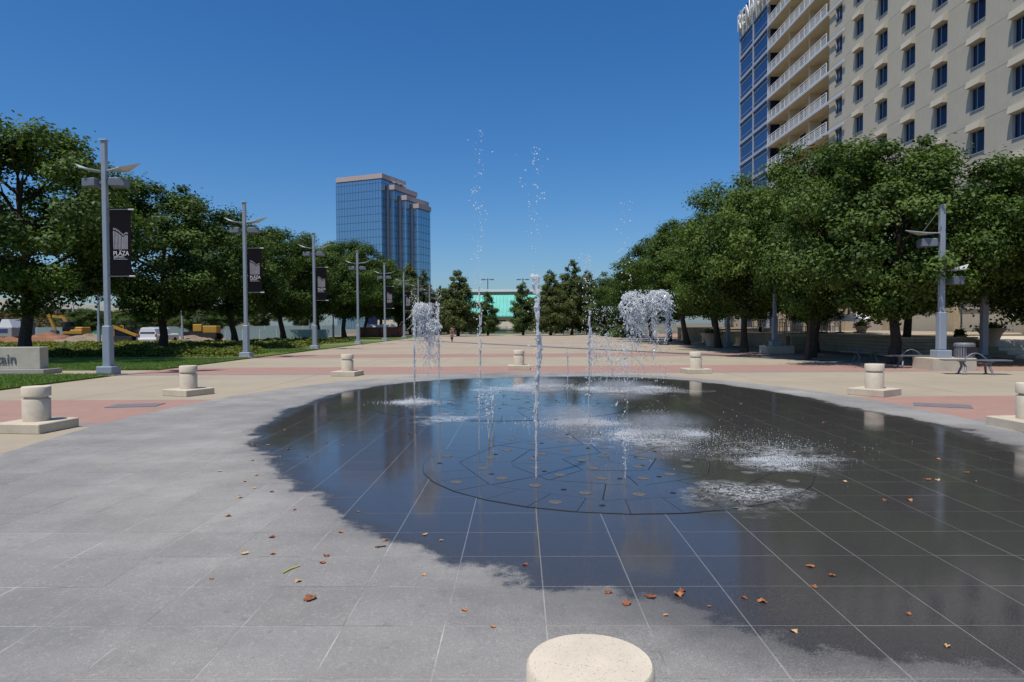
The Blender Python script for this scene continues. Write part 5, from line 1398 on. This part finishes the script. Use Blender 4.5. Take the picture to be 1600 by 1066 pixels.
# twin-headed flood lamps beyond the hall
for px, lb in ((762, 'distant pole with two flood lamps above the left of the teal roof'), (817, 'distant pole with two flood lamps above the right of the teal roof')):
    q = A(px, 437, 175); th = thing('flood_lamp', lb, 'street lamp', (q.x, 175, 0)); MB().tube([(0,0,0),(0,0,q.z+0.3)], 0.12, 6).obj('pole', M['steel_dark'], th)
    for s in (-1, 1): MB().box((1.1*s,0,q.z), (1.0,0.6,0.25)).obj('lamp_head', M['steel_dark'], th)
    MB().bar((-0.8,0,q.z),(0.8,0,q.z),0.1).obj('cross_arm', M['steel_dark'], th)
# cream walls of the raised road behind the far trees
rd = thing('road_wall', 'low cream walls of the raised road behind the far cypresses', 'wall', (0,0,0))
for (p0_, p1_, yt, yb, Y) in ((590, 735, 500, 509, 136), (735, 800, 503, 513, 138), (840, 985, 505, 509, 137), (840, 985, 511, 515.5, 134), (800, 840, 506, 514, 137)):
    a, b_ = A(p0_, yt, Y), A(p1_, yb, Y); MB().bb(a.x, b_.x, Y, Y+0.5, b_.z, a.z).obj('wall_panel', M['cream'], rd); 
MB().bb(A(590, 510, 139).x, A(990, 510, 139).x, 139, 139.4, 0, 1.6).obj('pink_base', M['pinkwall'], rd)  # pinkish base strip, darker than the cream panels
# teal rail fence
th = thing('teal_fence', 'teal rail fence across the far end of the plaza', 'fence', (0,0,0))
xa, xb = A(668, 520, 118).x, A(1010, 520, 118).x; n = 22
for k in range(n+1):
    x = xa + (xb-xa)*k/n; MB().bb(x-0.06, x+0.06, 118, 118.12, 0, 1.35).obj('post', M['teal_paint'], th)
    if k < n:
        for z in (0.35, 0.8, 1.2): MB().bb(x+0.06, xa+(xb-xa)*(k+1)/n-0.06, 118.03, 118.09, z, z+0.1).obj('rail', M['teal_paint'] if k % 4 else M['steel_light'], th)
MB().bb(-27, 17, 112, 117, -0.05, 0.02).obj('road', M['concrete_grey'])['kind'] = 'structure'
MB().bb(-27, 17.2, 117.05, 128, -0.05, 0.06).obj('lawn', M['lawn'])['kind'] = 'structure'
MB().bb(A(850, 520, 115.5).x, A(862, 520, 115.5).x, 115.3, 116.2, 0.02, 1.6)
q = G(724, 526.5); th = thing('utility_cabinet', 'dark green cabinet standing by the teal fence right of the child', 'cabinet', (q.x, 114.5, 0.02))
MB().box((0,0,0.85), (1.3,0.7,1.66)).obj('body', simple('cabinet_green', (0.02,0.06,0.05), 0.6), th, bevel=0.03); MB().box((0,-0.36,0.85), (1.1,0.02,1.4)).obj('door', M['steel_dark'], th)

# ================================================================== PERSON (small child far off)
def person(x, y, h, rz, label):
    s = h/1.0
    th = thing('person', label, 'person', (x, y, 0), rz)
    me = bpy.data.meshes.new('body')
    J = {'pel':(0,0,.47),'wst':(0,0,.56),'chs':(0,0,.68),'nek':(0,0,.775),'hd0':(0,-.01,.83),'hd1':(0,-.012,.90),'hd2':(0,-.005,.965),
         'lhp':(.055,0,.45),'lkn':(.06,-.015,.25),'lan':(.062,.02,.05),'lto':(.065,-.07,.018),'rhp':(-.055,0,.45),'rkn':(-.058,-.05,.26),'ran':(-.06,-.06,.05),'rto':(-.062,-.15,.018),
         'lsh':(.10,0,.735),'lel':(.155,.0,.60),'lwr':(.17,-.06,.47),'lhd':(.17,-.075,.43),'rsh':(-.10,0,.735),'rel':(-.145,.03,.60),'rwr':(-.15,-.03,.47),'rhd':(-.15,-.04,.43)}
    ed = [('pel','wst'),('wst','chs'),('chs','nek'),('nek','hd0'),('hd0','hd1'),('hd1','hd2'),('pel','lhp'),('lhp','lkn'),('lkn','lan'),('lan','lto'),('pel','rhp'),('rhp','rkn'),('rkn','ran'),('ran','rto'),
          ('chs','lsh'),('lsh','lel'),('lel','lwr'),('lwr','lhd'),('chs','rsh'),('rsh','rel'),('rel','rwr'),('rwr','rhd')]
    rad = dict(pel=.075,wst=.07,chs=.085,nek=.035,hd0=.06,hd1=.085,hd2=.06,lhp=.065,lkn=.042,lan=.03,lto=.024,rhp=.065,rkn=.042,ran=.03,rto=.024,lsh=.045,lel=.03,lwr=.022,lhd=.022,rsh=.045,rel=.03,rwr=.022,rhd=.022)
    ks = list(J); me.from_pydata([Vector(J[k])*s for k in ks], [(ks.index(a), ks.index(b)) for a, b in ed], [])
    ob = link('body', me, th); sk = ob.modifiers.new('skin', 'SKIN')
    for i, k in enumerate(ks):
        me.skin_vertices[0].data[i].radius = (rad[k]*s, rad[k]*s); me.skin_vertices[0].data[i].use_root = (k == 'pel')
    sb = ob.modifiers.new('sub', 'SUBSURF'); sb.levels = 1; sb.render_levels = 2
    me.materials.append(M['skin'])
    MB().lathe([(.085*s,.45*s),(.095*s,.50*s),(.10*s,.62*s),(.112*s,.72*s),(.06*s,.775*s)], 14).obj('shirt', M['pink'], th, smooth=True)
    b = MB(); b.lathe([(.098*s,.40*s),(.102*s,.47*s),(.09*s,.53*s)], 14)
    for sx in (-1, 1): b.tube([(sx*.058*s,-.01*s,.46*s),(sx*.064*s,-.02*s,.27*s)], [.07*s,.06*s], 10)
    b.obj('shorts', M['navy'], th, smooth=True)
    b = MB(); b.lathe([(.086*s,-.02*s),(.094*s,.03*s),(.075*s,.085*s),(.01*s,.105*s)], 12, (0, 0.008*s, .90*s)); b.obj('hair', M['hair'], th, smooth=True)
    f = MB(); 
    for sx in (-1,1): f.octa((sx*.03*s,-.098*s,.90*s), .009*s)
    f.octa((0,-.105*s,.88*s), .012*s); f.box((0,-.092*s,.855*s), (.03*s,.01*s,.006*s)); f.obj('face', M['hair'], th)
q = G(706, 535); person(q.x, q.y, 1.02, 0.6, 'child in a pink top and dark shorts walking far off by the cypresses')
